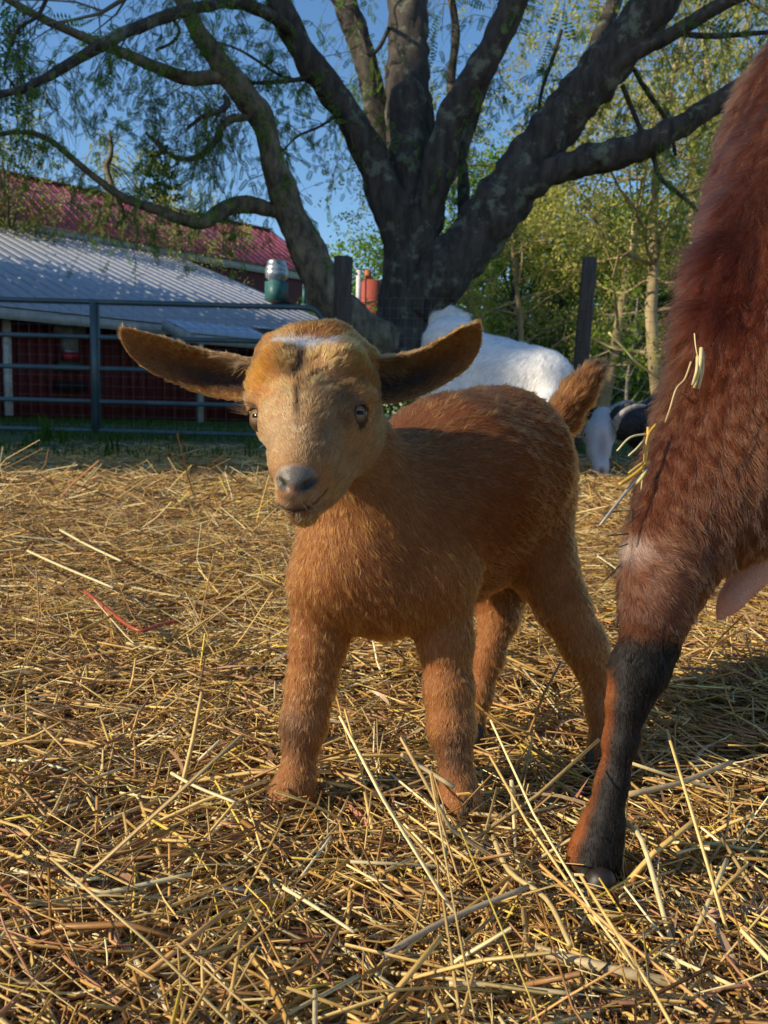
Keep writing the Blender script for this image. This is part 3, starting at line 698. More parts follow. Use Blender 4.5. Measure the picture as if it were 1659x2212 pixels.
branches = [
 [(640, 470, 8.35, 30), (590, 460, 8.3, 30), (540, 443, 8.2, 34), (500, 445, 8.1, 34), (465, 462, 8.0, 32), (430, 484, 7.9, 28), (385, 478, 7.85, 26), (330, 455, 7.8, 22), (270, 425, 7.7, 19), (215, 385, 7.6, 16), (160, 345, 7.5, 14), (100, 305, 7.4, 12), (40, 290, 7.3, 10), (-60, 300, 7.2, 9)],
 [(500, 160, 7.85, 24), (450, 165, 7.8, 28), (400, 172, 7.75, 28), (330, 148, 7.7, 25), (270, 122, 7.6, 24), (215, 100, 7.5, 22), (150, 70, 7.4, 20), (95, 45, 7.3, 17), (40, 15, 7.2, 15), (-40, -30, 7.1, 12)],
 [(622, 70, 8.3, 26), (585, 38, 8.1, 26), (540, 12, 7.9, 26), (495, 2, 7.7, 25), (440, 14, 7.5, 24), (380, 28, 7.3, 25), (320, 50, 7.1, 25), (265, 75, 6.9, 25), (215, 102, 6.8, 24), (160, 130, 6.7, 23), (110, 160, 6.6, 20), (50, 190, 6.5, 18), (-10, 206, 6.4, 16), (-120, 215, 6.2, 10)],
 [(545, 255, 8.0, 12), (505, 255, 7.9, 18), (482, 275, 7.85, 16), (470, 310, 7.8, 14), (430, 342, 7.7, 13), (385, 345, 7.7, 11), (350, 325, 7.6, 9), (310, 285, 7.6, 7)],
 [(480, 205, 7.8, 10), (490, 222, 7.7, 16), (470, 240, 7.6, 12), (440, 250, 7.5, 9), (405, 280, 7.5, 7)],
 [(660, 168, 8.4, 10), (610, 178, 8.3, 9), (555, 180, 8.2, 8), (520, 168, 8.1, 7)],
 [(690, 165, 8.5, 12), (640, 172, 8.4, 7), (600, 160, 8.3, 6), (550, 125, 8.2, 6), (510, 100, 8.1, 5), (455, 82, 8.0, 5)],
 [(365, 35, 7.3, 8), (385, 70, 7.5, 7), (372, 100, 7.6, 7), (340, 115, 7.7, 6)],
 [(105, -20, 6.9, 9), (85, 30, 6.9, 8), (50, 60, 6.8, 7), (28, 100, 6.8, 7), (10, 150, 6.7, 6), (30, 180, 6.7, 5)],
 [(268, 470, 8.2, 8), (262, 445, 8.2, 12), (245, 400, 8.2, 11), (230, 360, 8.2, 12), (236, 330, 8.2, 9), (228, 280, 8.2, 6)],
 [(1080, 100, 9.3, 8), (1050, 180, 9.2, 10), (1010, 290, 9.2, 8)],
 [(1215, 60, 9, 8), (1195, 130, 9, 9), (1170, 200, 9, 8), (1160, 260, 9, 6)],
 [(1345, 180, 8.5, 11), (1370, 240, 8.6, 11), (1395, 300, 8.6, 10), (1410, 330, 8.5, 8)],
 [(1360, 130, 8.5, 8), (1400, 200, 8.8, 10), (1440, 260, 9, 9), (1460, 330, 9.2, 8)],
 [(1410, 320, 8.4, 10), (1430, 380, 8.5, 10), (1480, 420, 8.6, 8), (1530, 470, 8.8, 7), (1570, 470, 9, 5)],
 [(840, 60, 9.2, 8), (800, 120, 9, 9), (770, 60, 9, 8), (700, -20, 9, 8)],
 [(740, 240, 8.6, 10), (690, 270, 8.5, 6), (640, 290, 8.4, 5), (600, 330, 8.3, 4)],
]
limb_lines = []
for i, T in enumerate(trunks):
    W, r = limb_px(T); mb = MB(); big = T[len(T)//2][3] > 45
    W2, r2 = bark_tube(mb, W, r, 26 if big else 12, .11 if big else .07); limb_lines.append((W2, r2))
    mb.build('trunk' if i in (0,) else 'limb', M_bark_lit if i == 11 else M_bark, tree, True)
for bi, T in enumerate(branches):
    W, r = limb_px(T, 5); r = r*1.0; W = W+.02*SNoise(5, 12)(W)
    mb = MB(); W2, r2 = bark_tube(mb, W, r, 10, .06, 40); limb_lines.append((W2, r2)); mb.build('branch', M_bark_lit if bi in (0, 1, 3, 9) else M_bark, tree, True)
# twigs hung with pinnate leaves
tw = MB(); LP = []; LD = []
def twig_set(lines, n, len_rng, leaves, droop=.25, lo=.15):
    for _ in range(n):
        W, r = lines[rng.integers(len(lines))]; i = rng.integers(int(len(W)*lo), len(W)-1)
        p0 = W[i].copy(); T_ = N(W[i+1]-W[i]); d = rng.normal(size=3); d = N(d-.6*T_*(d@T_)+.25*T_); Lg = rng.uniform(*len_rng); k = 6; pts = [p0]
        for s in range(k):
            d = N(d+.22*rng.normal(size=3)+np.array([0, 0, -droop])); pts.append(pts[-1]+d*Lg/k)
            if rng.random() < .55 and Lg > .35:
                e = N(d+.9*rng.normal(size=3)+np.array([0, 0, -.2])); q = pts[-1]; sub = [q]
                for _s in range(3): e = N(e+.25*rng.normal(size=3)+np.array([0, 0, -.25])); sub.append(sub[-1]+e*Lg*.13)
                tw.tube(sub, [.0028, .0022, .0016, .001], 3, cap=False)
                for a in range(1, 4):
                    if rng.random() < leaves: LP.append(sub[a]); LD.append(N(e+.8*rng.normal(size=3)+np.array([0, 0, -.5])))
            if rng.random() < leaves: LP.append(pts[-1]); LD.append(N(d+.8*rng.normal(size=3)+np.array([0, 0, -.5])))
        tw.tube(pts, np.linspace(.0055, .0015, k+1), 3, cap=False)
nl = len(trunks)
twig_set([limb_lines[nl+0]], 45, (.15, .55), .45)
twig_set([limb_lines[nl+1], limb_lines[nl+2], limb_lines[nl+3], limb_lines[nl+4], limb_lines[nl+9], limb_lines[nl+8]], 240, (.25, .9), .48)
twig_set([limb_lines[11]], 60, (.3, .9), .4, lo=.35)
twig_set([limb_lines[nl+6], limb_lines[nl+5], limb_lines[nl+16]], 60, (.2, .6), .6, 0)
twig_set([limb_lines[k] for k in (1, 2, 3, 4, 6, 7, 8, 9, 10)], 220, (.25, .9), .45, lo=.25)
twig_set(limb_lines[nl+10:nl+16], 80, (.2, .6), .4, lo=0)
tw.build('twigs', M_bark2, tree)['kind'] = 'stuff'
V_, Q_ = scatter(leaflet_template(), np.array(LP), np.array(LD), rng.uniform(.7, 1.35, len(LP)))
link('crown', mesh_np('crown', V_, Q_), M_locust, tree)['kind'] = 'stuff'
# upper crown above the frame
tips = []; mb = MB()
for k in (0, 1, 2, 3, 5, 6, 11):
    W, r = limb_lines[k]
    for _ in range(2):
        grow(mb, tips, W[-1-rng.integers(0, len(W)//6)], N(W[-1]-W[-5]+.9*rng.normal(size=3)), 1.5, .03, 1, 3, .55, .05, (3, 4))
mb.build('upper_twigs', M_bark2, tree)['kind'] = 'stuff'
tp = np.array([a for a, b in tips]); td = np.array([b for a, b in tips]); 
V_, Q_ = scatter(leaflet_template(5), tp, td, rng.uniform(1.4, 2.6, len(tp)))
link('upper_crown', mesh_np('upper_crown', V_, Q_), M_locust, tree)['kind'] = 'stuff'
print('leaves', len(LP), 'tips', len(tips))

# ---- other trees
def twiggy_tree(name, lab, cat, px, d, H, bark, leafm, leaf_n=1.0, leaf_s=.05, lev=4, lean=(0, 0), r0=.10, group=None, spread=.55, up=.12, nch=(4, 5), dens=1.0):
    b = P(px, 900, d); b[2] = 0; root = empty(name, tuple(b)); tag(root, lab, cat, group)
    mb = MB(); tips_ = []; n = 9; q = b.copy(); dd = N((lean[0], lean[1], 1)); pts = [q-[0, 0, .1]]; 
    for i in range(n): dd = N(dd+.07*rng.normal(size=3)+[0, 0, .05]); q = q+dd*H*.75/n; pts.append(q)
    rad = np.linspace(r0, r0*.25, n+1); mb.tube(pts, rad, 9)
    mb.build('trunk', bark, root, True); mb = MB()
    for i in range(2, n+1):
        for _ in range(3 if i > 3 else 2):
            side = rng.normal(size=3); side[2] = abs(side[2])*.4
            grow(mb, tips_, pts[i], N(side), H*.26*rng.uniform(.6, 1.2), rad[i]*.45, 2 if lev == 3 else 1, lev if lev != 3 else 4, spread, up, nch, .17)
    o_ = mb.build('branches', bark, root); o_['kind'] = 'stuff'
    if leaf_n > 0 and tips_:
        tp = np.array([a for a, _ in tips_]); td = np.array([c for _, c in tips_]); k = int(max(1, leaf_n))
        tp = np.repeat(tp, k, 0); td = np.repeat(td, k, 0)
        if leaf_n < 1: s = rng.random(len(tp)) < leaf_n; tp, td = tp[s], td[s]
        tp = tp+rng.normal(size=tp.shape)*leaf_s*(1.0 if k > 1 else .3); td = td+rng.normal(size=td.shape)*.8
        V_, Q_ = scatter(DIA, tp, td, rng.uniform(.6, 1.4, len(tp))*leaf_s)
        link('crown', mesh_np('crown', V_, Q_), leafm, root)['kind'] = 'stuff'
    return root, len(tips_)
def leafy_tree(name, lab, cat, px, d, H, W_, bark, leafm, n=9000, leaf_s=.09, zlo=.15, r0=.12, nclump=60, group=None, trunk_top=.8):
    b = P(px, 900, d); b[2] = 0; root = empty(name, tuple(b)); tag(root, lab, cat, group); mb = MB(); n_ = 7
    pts = [b+[0, 0, -.1]]
    for i in range(n_): pts.append(pts[-1]+[rng.normal()*.05, rng.normal()*.05, H*trunk_top/n_])
    mb.tube(pts, np.linspace(r0, r0*.25, n_+1), 8)
    cc = []
    for _ in range(nclump):
        h = rng.uniform(zlo, 1); rad = W_*.5*math.sqrt(max(.04, 1-((h-.45)/.58)**2)); a = rng.uniform(0, 6.28); q = rad*math.sqrt(rng.uniform(.15, 1))
        c = b+[math.cos(a)*q, math.sin(a)*q, h*H]; cc.append(c)
        k = int(np.clip(h/trunk_top*n_*.8, 1, n_)); mb.tube([pts[k], (pts[k]+c)/2+rng.normal(size=3)*.1, c], [r0*.25, r0*.14, .008], 4, cap=False)
    mb.build('trunk', bark, root, True)
    cc = np.array(cc)[rng.integers(0, nclump, n)]; sg = W_*.085
    tp = cc+rng.normal(size=(n, 3))*sg*[1.2, 1.2, .7]; td = rng.normal(size=(n, 3))
    V_, Q_ = scatter(DIA, tp, td, rng.uniform(.6, 1.4, n)*leaf_s, .6, np.array([0, 0, 1.]))
    link('crown', mesh_np('crown', V_, Q_), leafm, root); return root
def conifer(lab, px, d, H, W_, leafm, n=9000, leaf_s=.14, group=None):
    b = P(px, 900, d); b[2] = 0; root = empty('conifer', tuple(b)); tag(root, lab, 'tree', group); mb = MB()
    mb.tube([b, b+[0, 0, H*.95]], [.16, .02], 8); TP = []; TD = []
    nt = int(H*9)
    for i in range(nt):
        h = H*(.08+.9*i/nt); Lb = W_*.5*(1-h/H)**.8*rng.uniform(.7, 1.15)+.1; a = rng.uniform(0, 6.28)
        tip = b+[math.cos(a)*Lb, math.sin(a)*Lb, h-.12*Lb+rng.uniform(-.05, .15)]; q0 = b+[0, 0, h]
        mb.tube([q0, (q0+tip)/2+[0, 0, -.1*Lb], tip], [.03, .02, .006], 3, cap=False)
        k = max(6, int(n/nt*(.3+Lb/W_*2))); t_ = rng.random(k)**.7
        TP.append(q0+(tip-q0)*t_[:, None]+rng.normal(size=(k, 3))*.08*Lb*[1, 1, .5]-np.array([0, 0, .1])*Lb*np.sin(t_*3.14)[:, None]); TD.append(N(tip-q0)+.7*rng.normal(size=(k, 3)))
    mb.build('trunk', M_bark, root, True); tp = np.concatenate(TP); td = np.concatenate(TD)
    V_, Q_ = scatter(DIA, tp, td, rng.uniform(.6, 1.4, len(tp))*leaf_s, .5, np.array([0, 0, 1.]))
    link('crown', mesh_np('crown', V_*1.0, Q_), leafm, root); return root

G1 = 'bare twigged trees beyond the fence'; nt_ = 0
right_tw = [(1140, 15, 6.5, .07, (.06, 0), 'slender twiggy tree just right of the dark forked tree'),
            (1290, 13.5, 7.0, .10, (.22, 0), 'leaning twiggy tree with golden buds above the right fence post'),
            (1455, 12.5, 8.0, .12, (-.30, .1), 'sunlit twiggy tree leaning left beside the brown goat'),
            (1575, 16, 10.5, .14, (.02, 0), 'tall pale trunked tree at the right edge of the wood'),
            (1500, 18, 10.5, .13, (-.04, 0), 'tall thin pale tree left of the tallest pale trunk'),
            (1020, 17, 9.0, .10, (.02, 0), 'tall twiggy tree showing through the centre fork'),
            (1700, 14, 9.0, .12, (-.1, 0), 'twiggy tree reaching in behind the brown goat')]
for px, d, H, r0, ln, lab in right_tw:
    _, k = twiggy_tree('twiggy_tree', lab, 'tree', px, d, H, M_bark3, M_olive, 3.0, .06, 4, ln, r0, G1, nch=(3, 4)); nt_ += k
left_tw = [(60, 27, 10.5, .14, (0, 0), 'twiggy olive tree behind the left end of the red roof'),
           (250, 29, 9.6, .12, (.03, 0), 'twiggy tree behind the middle of the red roof'),
           (430, 30, 8.8, .12, (0, 0), 'purple grey twiggy tree behind the right end of the red roof'),
           (-120, 26, 11, .14, (0, 0), 'twiggy tree left of the barn')]
for px, d, H, r0, ln, lab in left_tw:
    _, k = twiggy_tree('twiggy_tree', lab, 'tree', px, d, H, M_bark2, M_olive, 1.0, .10, 4, ln, r0, 'twiggy trees behind the barn', nch=(3, 4)); nt_ += k
print('twig tips', nt_)
conifer('yellow green conifer rising behind the middle of the barn roof', 345, 38, 12.4, 5.5, M_fir, 7000, .22)
leafy_tree('leafy_tree', 'soft yellow green tree at the far left behind the roof', 'tree', 20, 25, 9.3, 3.2, M_bark2, M_yel, 5000, .10, .3)
leafy_tree('leafy_tree', 'small green tree behind the brick chimney between the stems', 'tree', 775, 30, 6.4, 4.2, M_bark, M_green, 9000, .13, .05)
G2 = 'green leaved trees deep in the wood'
for px, d, H, W_, n, lab in [(1000, 26, 8.0, 5.0, 8000, 'green tree deep behind the centre fork'), (1160, 27, 6.2, 4.0, 8000, 'bright green tree behind the right fork of the dark tree'),
                             (1330, 25, 5.6, 3.6, 9000, 'bright green tree behind the right fence post'), (1440, 22, 4.6, 3.0, 9000, 'yellow green young tree behind the birch'),
                             (1560, 24, 5.6, 4.4, 8000, 'green tree hidden behind the brown goat'), (1250, 34, 8.4, 6.0, 8000, 'tall green tree farthest back in the wood'),
                             (1110, 20, 6.4, 3.6, 12000, 'full fresh green tree just behind the right limb of the dark tree'), (1340, 19, 5.2, 3.4, 12000, 'full fresh green tree right of the right fence post'),
                             (1490, 20, 6.0, 3.6, 12000, 'full fresh green tree close to the brown goat'), (930, 24, 5.6, 3.0, 7000, 'green tree low behind the trunk fork')]:
    leafy_tree('leafy_tree', lab, 'tree', px, d, H, W_, M_bark, M_green, n, .12, .08, group=G2)
for px, d, H, W_, lab in [(1180, 22, 5.2, 3.4, 'dark fir at the edge of the wood behind the white goat'), (1290, 30, 7.6, 4.5, 'tall dark fir behind the right fence post'), (1060, 30, 7.0, 4.5, 'dark fir half hidden by the big right limb'), (1500, 30, 7.0, 4.0, 'dark fir at the right of the wood')]:
    conifer(lab, px, d, H, W_, M_fir, 8000, .16, 'dark firs in the wood')
for px, d, H, r0, mt, lab in [(1357, 13, 2.95, .035, M_birch, 'thin white birch pole right of the fence post'), (1150, 18, 4.5, .09, M_bark, 'dark straight trunk left of the right fence post'), (1175, 19, 4.5, .07, M_bark, 'second dark straight trunk close to the fence post'), (1312, 15, 2.6, .03, M_birch, 'short grey sapling left of the white birch pole')]:
    twiggy_tree('young_tree', lab, 'tree', px, d, H, mt, M_green, 1.0, .07, 3, (0.0, 0), r0, None, nch=(2, 3))
# two unseen trees added left of the frame to shade the lean-to roof
for (tx, ty, tw_, th_, lab) in ((-13.8, 14.0, 8.0, 13.0, 'unseen tall full leaved tree added to shade the lean-to roof, left of the red barn'), (-17.5, 9.5, 9.0, 12.5, 'unseen broad full leaved tree added to shade the lean-to, farther left of the red barn')):
    P_keep = P
    def P(x, y, d, tx=tx, ty=ty): return np.array([tx, ty, 0.])
    leafy_tree('leafy_tree', lab, 'tree', 0, 0, th_, tw_, M_bark, M_green, 12000, .32, .42, .22, 110, None, .8); P = P_keep
# far wood that reads as one mass
n = 26000; x = rng.uniform(-45, 60, n); y = 44+rng.uniform(0, 8, n); hh = 4.2+1.0*np.sin(x*.35)+.8*np.sin(x*.9+1); z = hh*rng.random(n)**.8
V_, Q_ = scatter(DIA, np.stack([x, y, z], -1), rng.normal(size=(n, 3)), rng.uniform(.25, .6, n), .6, np.array([0, 0, 1.]))
tag(link('distant_woods', mesh_np('distant_woods', V_, Q_), M_green), kind='stuff')
print('trees', time.time()-T0)

# ================================================================== ANIMALS
M_skin = mat_attr('short_coat_skin', .75, bump=.25, bscale=900, wet=True)
M_fur = mat_hair('kid_hair', .45, .55, 0, 1.33)
M_fur_gloss = mat_hair('doe_hair', .30, .42, 0, 1.42)
M_fur_black = mat_hair('black_leg_hair', .55, .6, 0, 1.22)
M_fur_white = mat_hair('white_hair', .5, .6)
M_hoof = mat_pr('dark_hoof', (.014, .011, .009), .5, noise=.3, scale=60)

def hit_surface(body, x, y, d0, d1):
    lo, hi = d0, d1; ds = np.linspace(d0, d1, 400); D = body.d(np.array([P(x, y, q) for q in ds])); i = int(np.argmax(D < 0))
    return P(x, y, ds[i])
def ear_shell(path, ups, cup, opening, nu=34, nv=15, th=.0026, tilt=None):
    "path rows (x, y, d, half width px); returns V, Q, inner flag, flow"
    q = smooth_path(path, 8); C_ = np.array([P(a, b, c) for a, b, c, _ in q]); hw = .93*q[:, 3]*q[:, 2]/FPX
    L_ = np.concatenate([[0], np.cumsum(np.linalg.norm(np.diff(C_, axis=0), axis=1))]); t = np.linspace(0, L_[-1], nu)
    C_ = np.stack([np.interp(t, L_, C_[:, i]) for i in range(3)], -1); hw = np.interp(t, L_, hw); T = np.gradient(C_, axis=0); T /= np.linalg.norm(T, axis=1)[:, None]
    O = N(opening); v = np.linspace(-1, 1, nv); S = np.zeros((nu, nv, 3)); s_ = t/t[-1]
    for i in range(nu):
        Bn = N(np.cross(T[i], O)); On = N(np.cross(Bn, T[i])); c = cup*(1-.6*s_[i])*hw[i]
        if Bn @ Uv < 0: Bn = -Bn
        ang = v*(1.0+.35*(1-s_[i]))*1.25
        S[i] = C_[i]+Bn*(np.sin(ang)/math.sin(min(1.55, ang.max()))*hw[i])[:, None]-On*(c*(np.cos(ang)))[:, None]
    du = np.gradient(S, axis=0); dv = np.gradient(S, axis=1); n_ = np.cross(du, dv); n_ /= np.linalg.norm(n_, axis=2)[..., None]+1e-9
    if (n_[nu//2, nv//2] @ O) < 0: n_ = -n_
    tk = (th*(1-.45*s_))[:, None, None]*np.clip(1.15-np.abs(v)**4, .3, 1)[None, :, None]
    A = S+n_*tk*.5; Bk = S-n_*tk*.5; V = np.concatenate([A.reshape(-1, 3), Bk.reshape(-1, 3)])
    i, j = np.meshgrid(np.arange(nu-1), np.arange(nv-1), indexing='ij'); a = i*nv+j
    Qa = np.stack([a, a+1, a+nv+1, a+nv], -1).reshape(-1, 4); Qb = Qa[:, ::-1]+nu*nv; m = nu*nv; rim = []
    for k in range(nu-1): rim += [[k*nv, (k+1)*nv, (k+1)*nv+m, k*nv+m], [k*nv+nv-1, k*nv+nv-1+m, (k+1)*nv+nv-1+m, (k+1)*nv+nv-1]]
    for k in range(nv-1): rim += [[(nu-1)*nv+k, (nu-1)*nv+k+1, (nu-1)*nv+k+1+m, (nu-1)*nv+k+m]]
    Q = np.concatenate([Qa, Qb, np.array(rim)]); vn = vnormals(V, Q)
    if (vn[nu//2*nv+nv//2] @ O) < 0: Q = Q[:, ::-1]; vn = -vn
    inner = np.concatenate([np.ones(m), np.zeros(m)]); uu = np.tile(np.repeat(s_, nv), 2); vv = np.tile(np.tile(v, nu), 2)
    fl = np.tile(np.repeat(T, nv, 0), (2, 1)); return V, Q, vn, inner, uu, vv, fl
def hoof(center, fwd, r, h, parent, mat=None):
    "two claws side by side"
    fwd = N(np.array([fwd[0], fwd[1], 0])); side = np.array([-fwd[1], fwd[0], 0]); 
    hb = Body()
    for s in (-1, 1):
        a = center+side*s*r*.42
        hb.world_chain([(a+zz*h*.85-fwd*r*.15, r*.50), (a+zz*h*.25+fwd*r*.35, r*.50)], .0015)
        hb.world_chain([(a+zz*h*.22+fwd*r*.35, r*.48), (a+zz*h*.2-fwd*r*.3, r*.46)], .002)
    V, Q = hb.surface(r*.11); V[:, 2] = np.maximum(V[:, 2], center[2])
    return link('hoof', mesh_np('hoof', V, Q, True), mat or M_hoof, parent)

# ------------------------------------------------------------------ the kid
kid = empty('goat_kid', tuple(on_ground(860, 1700))); tag(kid, 'small reddish tan goat kid standing on straw and looking at the camera, ears out sideways', 'goat')
B = Body(.0018)
B.chain([(700, 900, .572, 100), (738, 985, .588, 110), (790, 1090, .606, 134), (806, 1205, .612, 142)], .022, name='neck', flow=(.15, .05, -1))
B.chain([(786, 1213, .600, 142), (900, 1110, .640, 178), (985, 1050, .675, 192), (1066, 1022, .722, 178), (1100, 1035, .745, 130)], .02, name='torso', flow=N((.62, .70, -.35)))
B.chain([(732, 1250, .592, 92), (840, 1272, .600, 92), (925, 1240, .605, 100)], .02, name='chest', flow=(.1, 0, -1))
B.chain([(850, 1240, .63, 110), (960, 1190, .67, 120), (1050, 1170, .71, 110)], .02, name='belly', flow=N((.7, .6, -.2)))
# head
hf = N(-Rv*.1+Uv*.8+Fv*.5)
B.ell(676, 836, .540, 150, 100, .044, .012, hf, 'head')
B.ell(676, 905, .520, 132, 100, .042, .012, hf, 'head')
B.chain([(640, 1046, .462, 52), (652, 990, .476, 72), (666, 930, .497, 100)], .010, flow=hf, name='muzzle')
B.chain([(656, 1096, .479, 45), (680, 1030, .500, 70), (720, 960, .53, 92)], .010, flow=N(Rv*.6-Uv*.1+Fv*.6), name='jaw')
B.chain([(612, 1078, .474, 22), (634, 1088, .466, 20), (662, 1078, .474, 24)], .008, flow=(0, 0, -1), name='lip')
B.ell(762, 925, .540, 72, 80, .030, .014, hf, 'head')
B.ell(598, 780, .512, 44, 44, .016, .016, hf, 'head'); B.ell(742, 772, .512, 48, 44, .016, .016, hf, 'head')
B.ell(776, 852, .507, 42, 22, .010, .012, hf, 'head'); B.ell(553, 862, .514, 26, 22, .010, .012, hf, 'head')
B.chain([(592, 757, .540, 38), (655, 742, .545, 38), (722, 740, .547, 38), (790, 775, .556, 34)], .016, flow=hf, name='poll')
dn = (0, 0, -1)
B.chain([(700, 1270, .595, 82), (688, 1390, .600, 60), (671, 1480, .598, 52), (656, 1565, .594, 49), (648, 1622, .591, 33), (642, 1680, .588, 36), (628, 1722, .584, 46), (622, 1748, .582, 43)], .012, flow=dn, name='leg')
B.chain([(940, 1260, .608, 94), (962, 1390, .608, 58), (970, 1490, .604, 52), (975, 1575, .599, 50), (983, 1642, .594, 33), (988, 1700, .591, 37), (995, 1745, .587, 46), (999, 1775, .585, 42)], .012, flow=dn, name='leg')
B.chain([(1100, 1090, .79, 110), (1075, 1230, .775, 90), (1078, 1330, .765, 44), (1055, 1420, .755, 33), (1035, 1500, .75, 28), (1020, 1590, .745, 26), (1015, 1660, .742, 28)], .012, flow=dn, name='leg')
B.chain([(1142, 1100, .722, 102), (1172, 1220, .712, 74), (1215, 1310, .704, 58), (1262, 1395, .702, 49), (1285, 1450, .704, 37), (1293, 1530, .702, 27), (1298, 1610, .699, 26), (1292, 1670, .694, 33)], .012, flow=dn, name='leg')
B.chain([(1180, 935, .775, 42), (1212, 905, .785, 40), (1248, 850, .79, 38), (1280, 808, .79, 24), (1292, 795, .79, 14)], .010, name='tail')
eyes = []
for (x, y, gz) in ((551, 900, N(-Fv*.55-Rv*.85+Uv*.10)), (779, 894, N(-Fv*.95+Rv*.38+Uv*.10))):
    s = hit_surface(B, x, y, .44, .60); n_ = B.grad(s[None])[0]; n_ = N(n_*.6+gz*.6)
    if x < 600: n_ = N(-Rv*.60-Fv*.76+Uv*.1)
    eyes.append((s, n_, gz))
ER = .0094
for s, n_, gz in eyes:
    c = s-n_*(ER-.0017); 
    t1_ = N(np.cross(n_, Uv)); t2_ = N(np.cross(t1_, n_)); t2_ = t2_ if t2_ @ Uv > 0 else -t2_
    B.world_chain([(s+t1_*math.cos(a_)*.0068+t2_*math.sin(a_)*.0058+n_*.0009, .0018) for a_ in np.linspace(.15, 3.0, 6)], .0025, flow=hf, name='head')
    B.torus(s+n_*.0002, n_, .0062, .0017, .003)
for s, n_, gz in eyes:
    c = s-n_*(ER-.0017); B.sub.append((c, c+n_*.0001, ER+.0004, ER+.0004, .0012))
# nostrils, mouth line, philtrum
def surf_cut(pts, r0, depth=0.0):
    q = []
    for x, y, rp in pts:
        s = hit_surface(Bref, x, y, .40, .60); q.append((s+Fv*depth, rp*.47/FPX))
    for (a, ra), (b, rb) in zip(q[:-1], q[1:]): B.sub.append((a, b, ra, rb, .0012))
Bref = Body(); Bref.pr = list(B.pr)
surf_cut([(645, 1059, 7), (661, 1050, 12), (678, 1037, 9), (687, 1024, 4)], 0, .001)
surf_cut([(627, 1058, 6), (612, 1050, 10), (599, 1036, 7), (594, 1024, 3)], 0, .0008)
surf_cut([(650, 758, 5), (646, 800, 6), (642, 850, 4), (640, 880, 2)], 0, -.0006)
surf_cut([(636, 1064, 2.2), (635, 1082, 2.0), (634, 1098, 2.2)], 0, .0002)
surf_cut([(603, 1090, 3), (618, 1099, 4), (636, 1104, 4.5), (662, 1100, 4.5), (685, 1082, 4.5), (705, 1058, 3)], 0, .0003)
V, Q = B.surface(.00145)
Nn = vnormals(V, Q)
ears = [ear_shell([(548, 822, .548, 44), (505, 818, .550, 50), (450, 808, .552, 50), (395, 790, .550, 48), (340, 768, .546, 44), (298, 745, .542, 34), (272, 722, .540, 17), (262, 708, .539, 3)], Uv, 1.15, N(-Fv*.86-Uv*.42+Rv*.1)),
        ear_shell([(812, 822, .556, 50), (850, 820, .558, 54), (900, 810, .560, 51), (945, 790, .558, 50), (985, 765, .554, 48), (1012, 735, .550, 38), (1028, 710, .548, 18), (1035, 698, .547, 3)], Uv, 1.15, N(-Fv*.86-Uv*.38+Rv*.30))]
nb = len(V); VV = [V]; QQ = [Q]; 
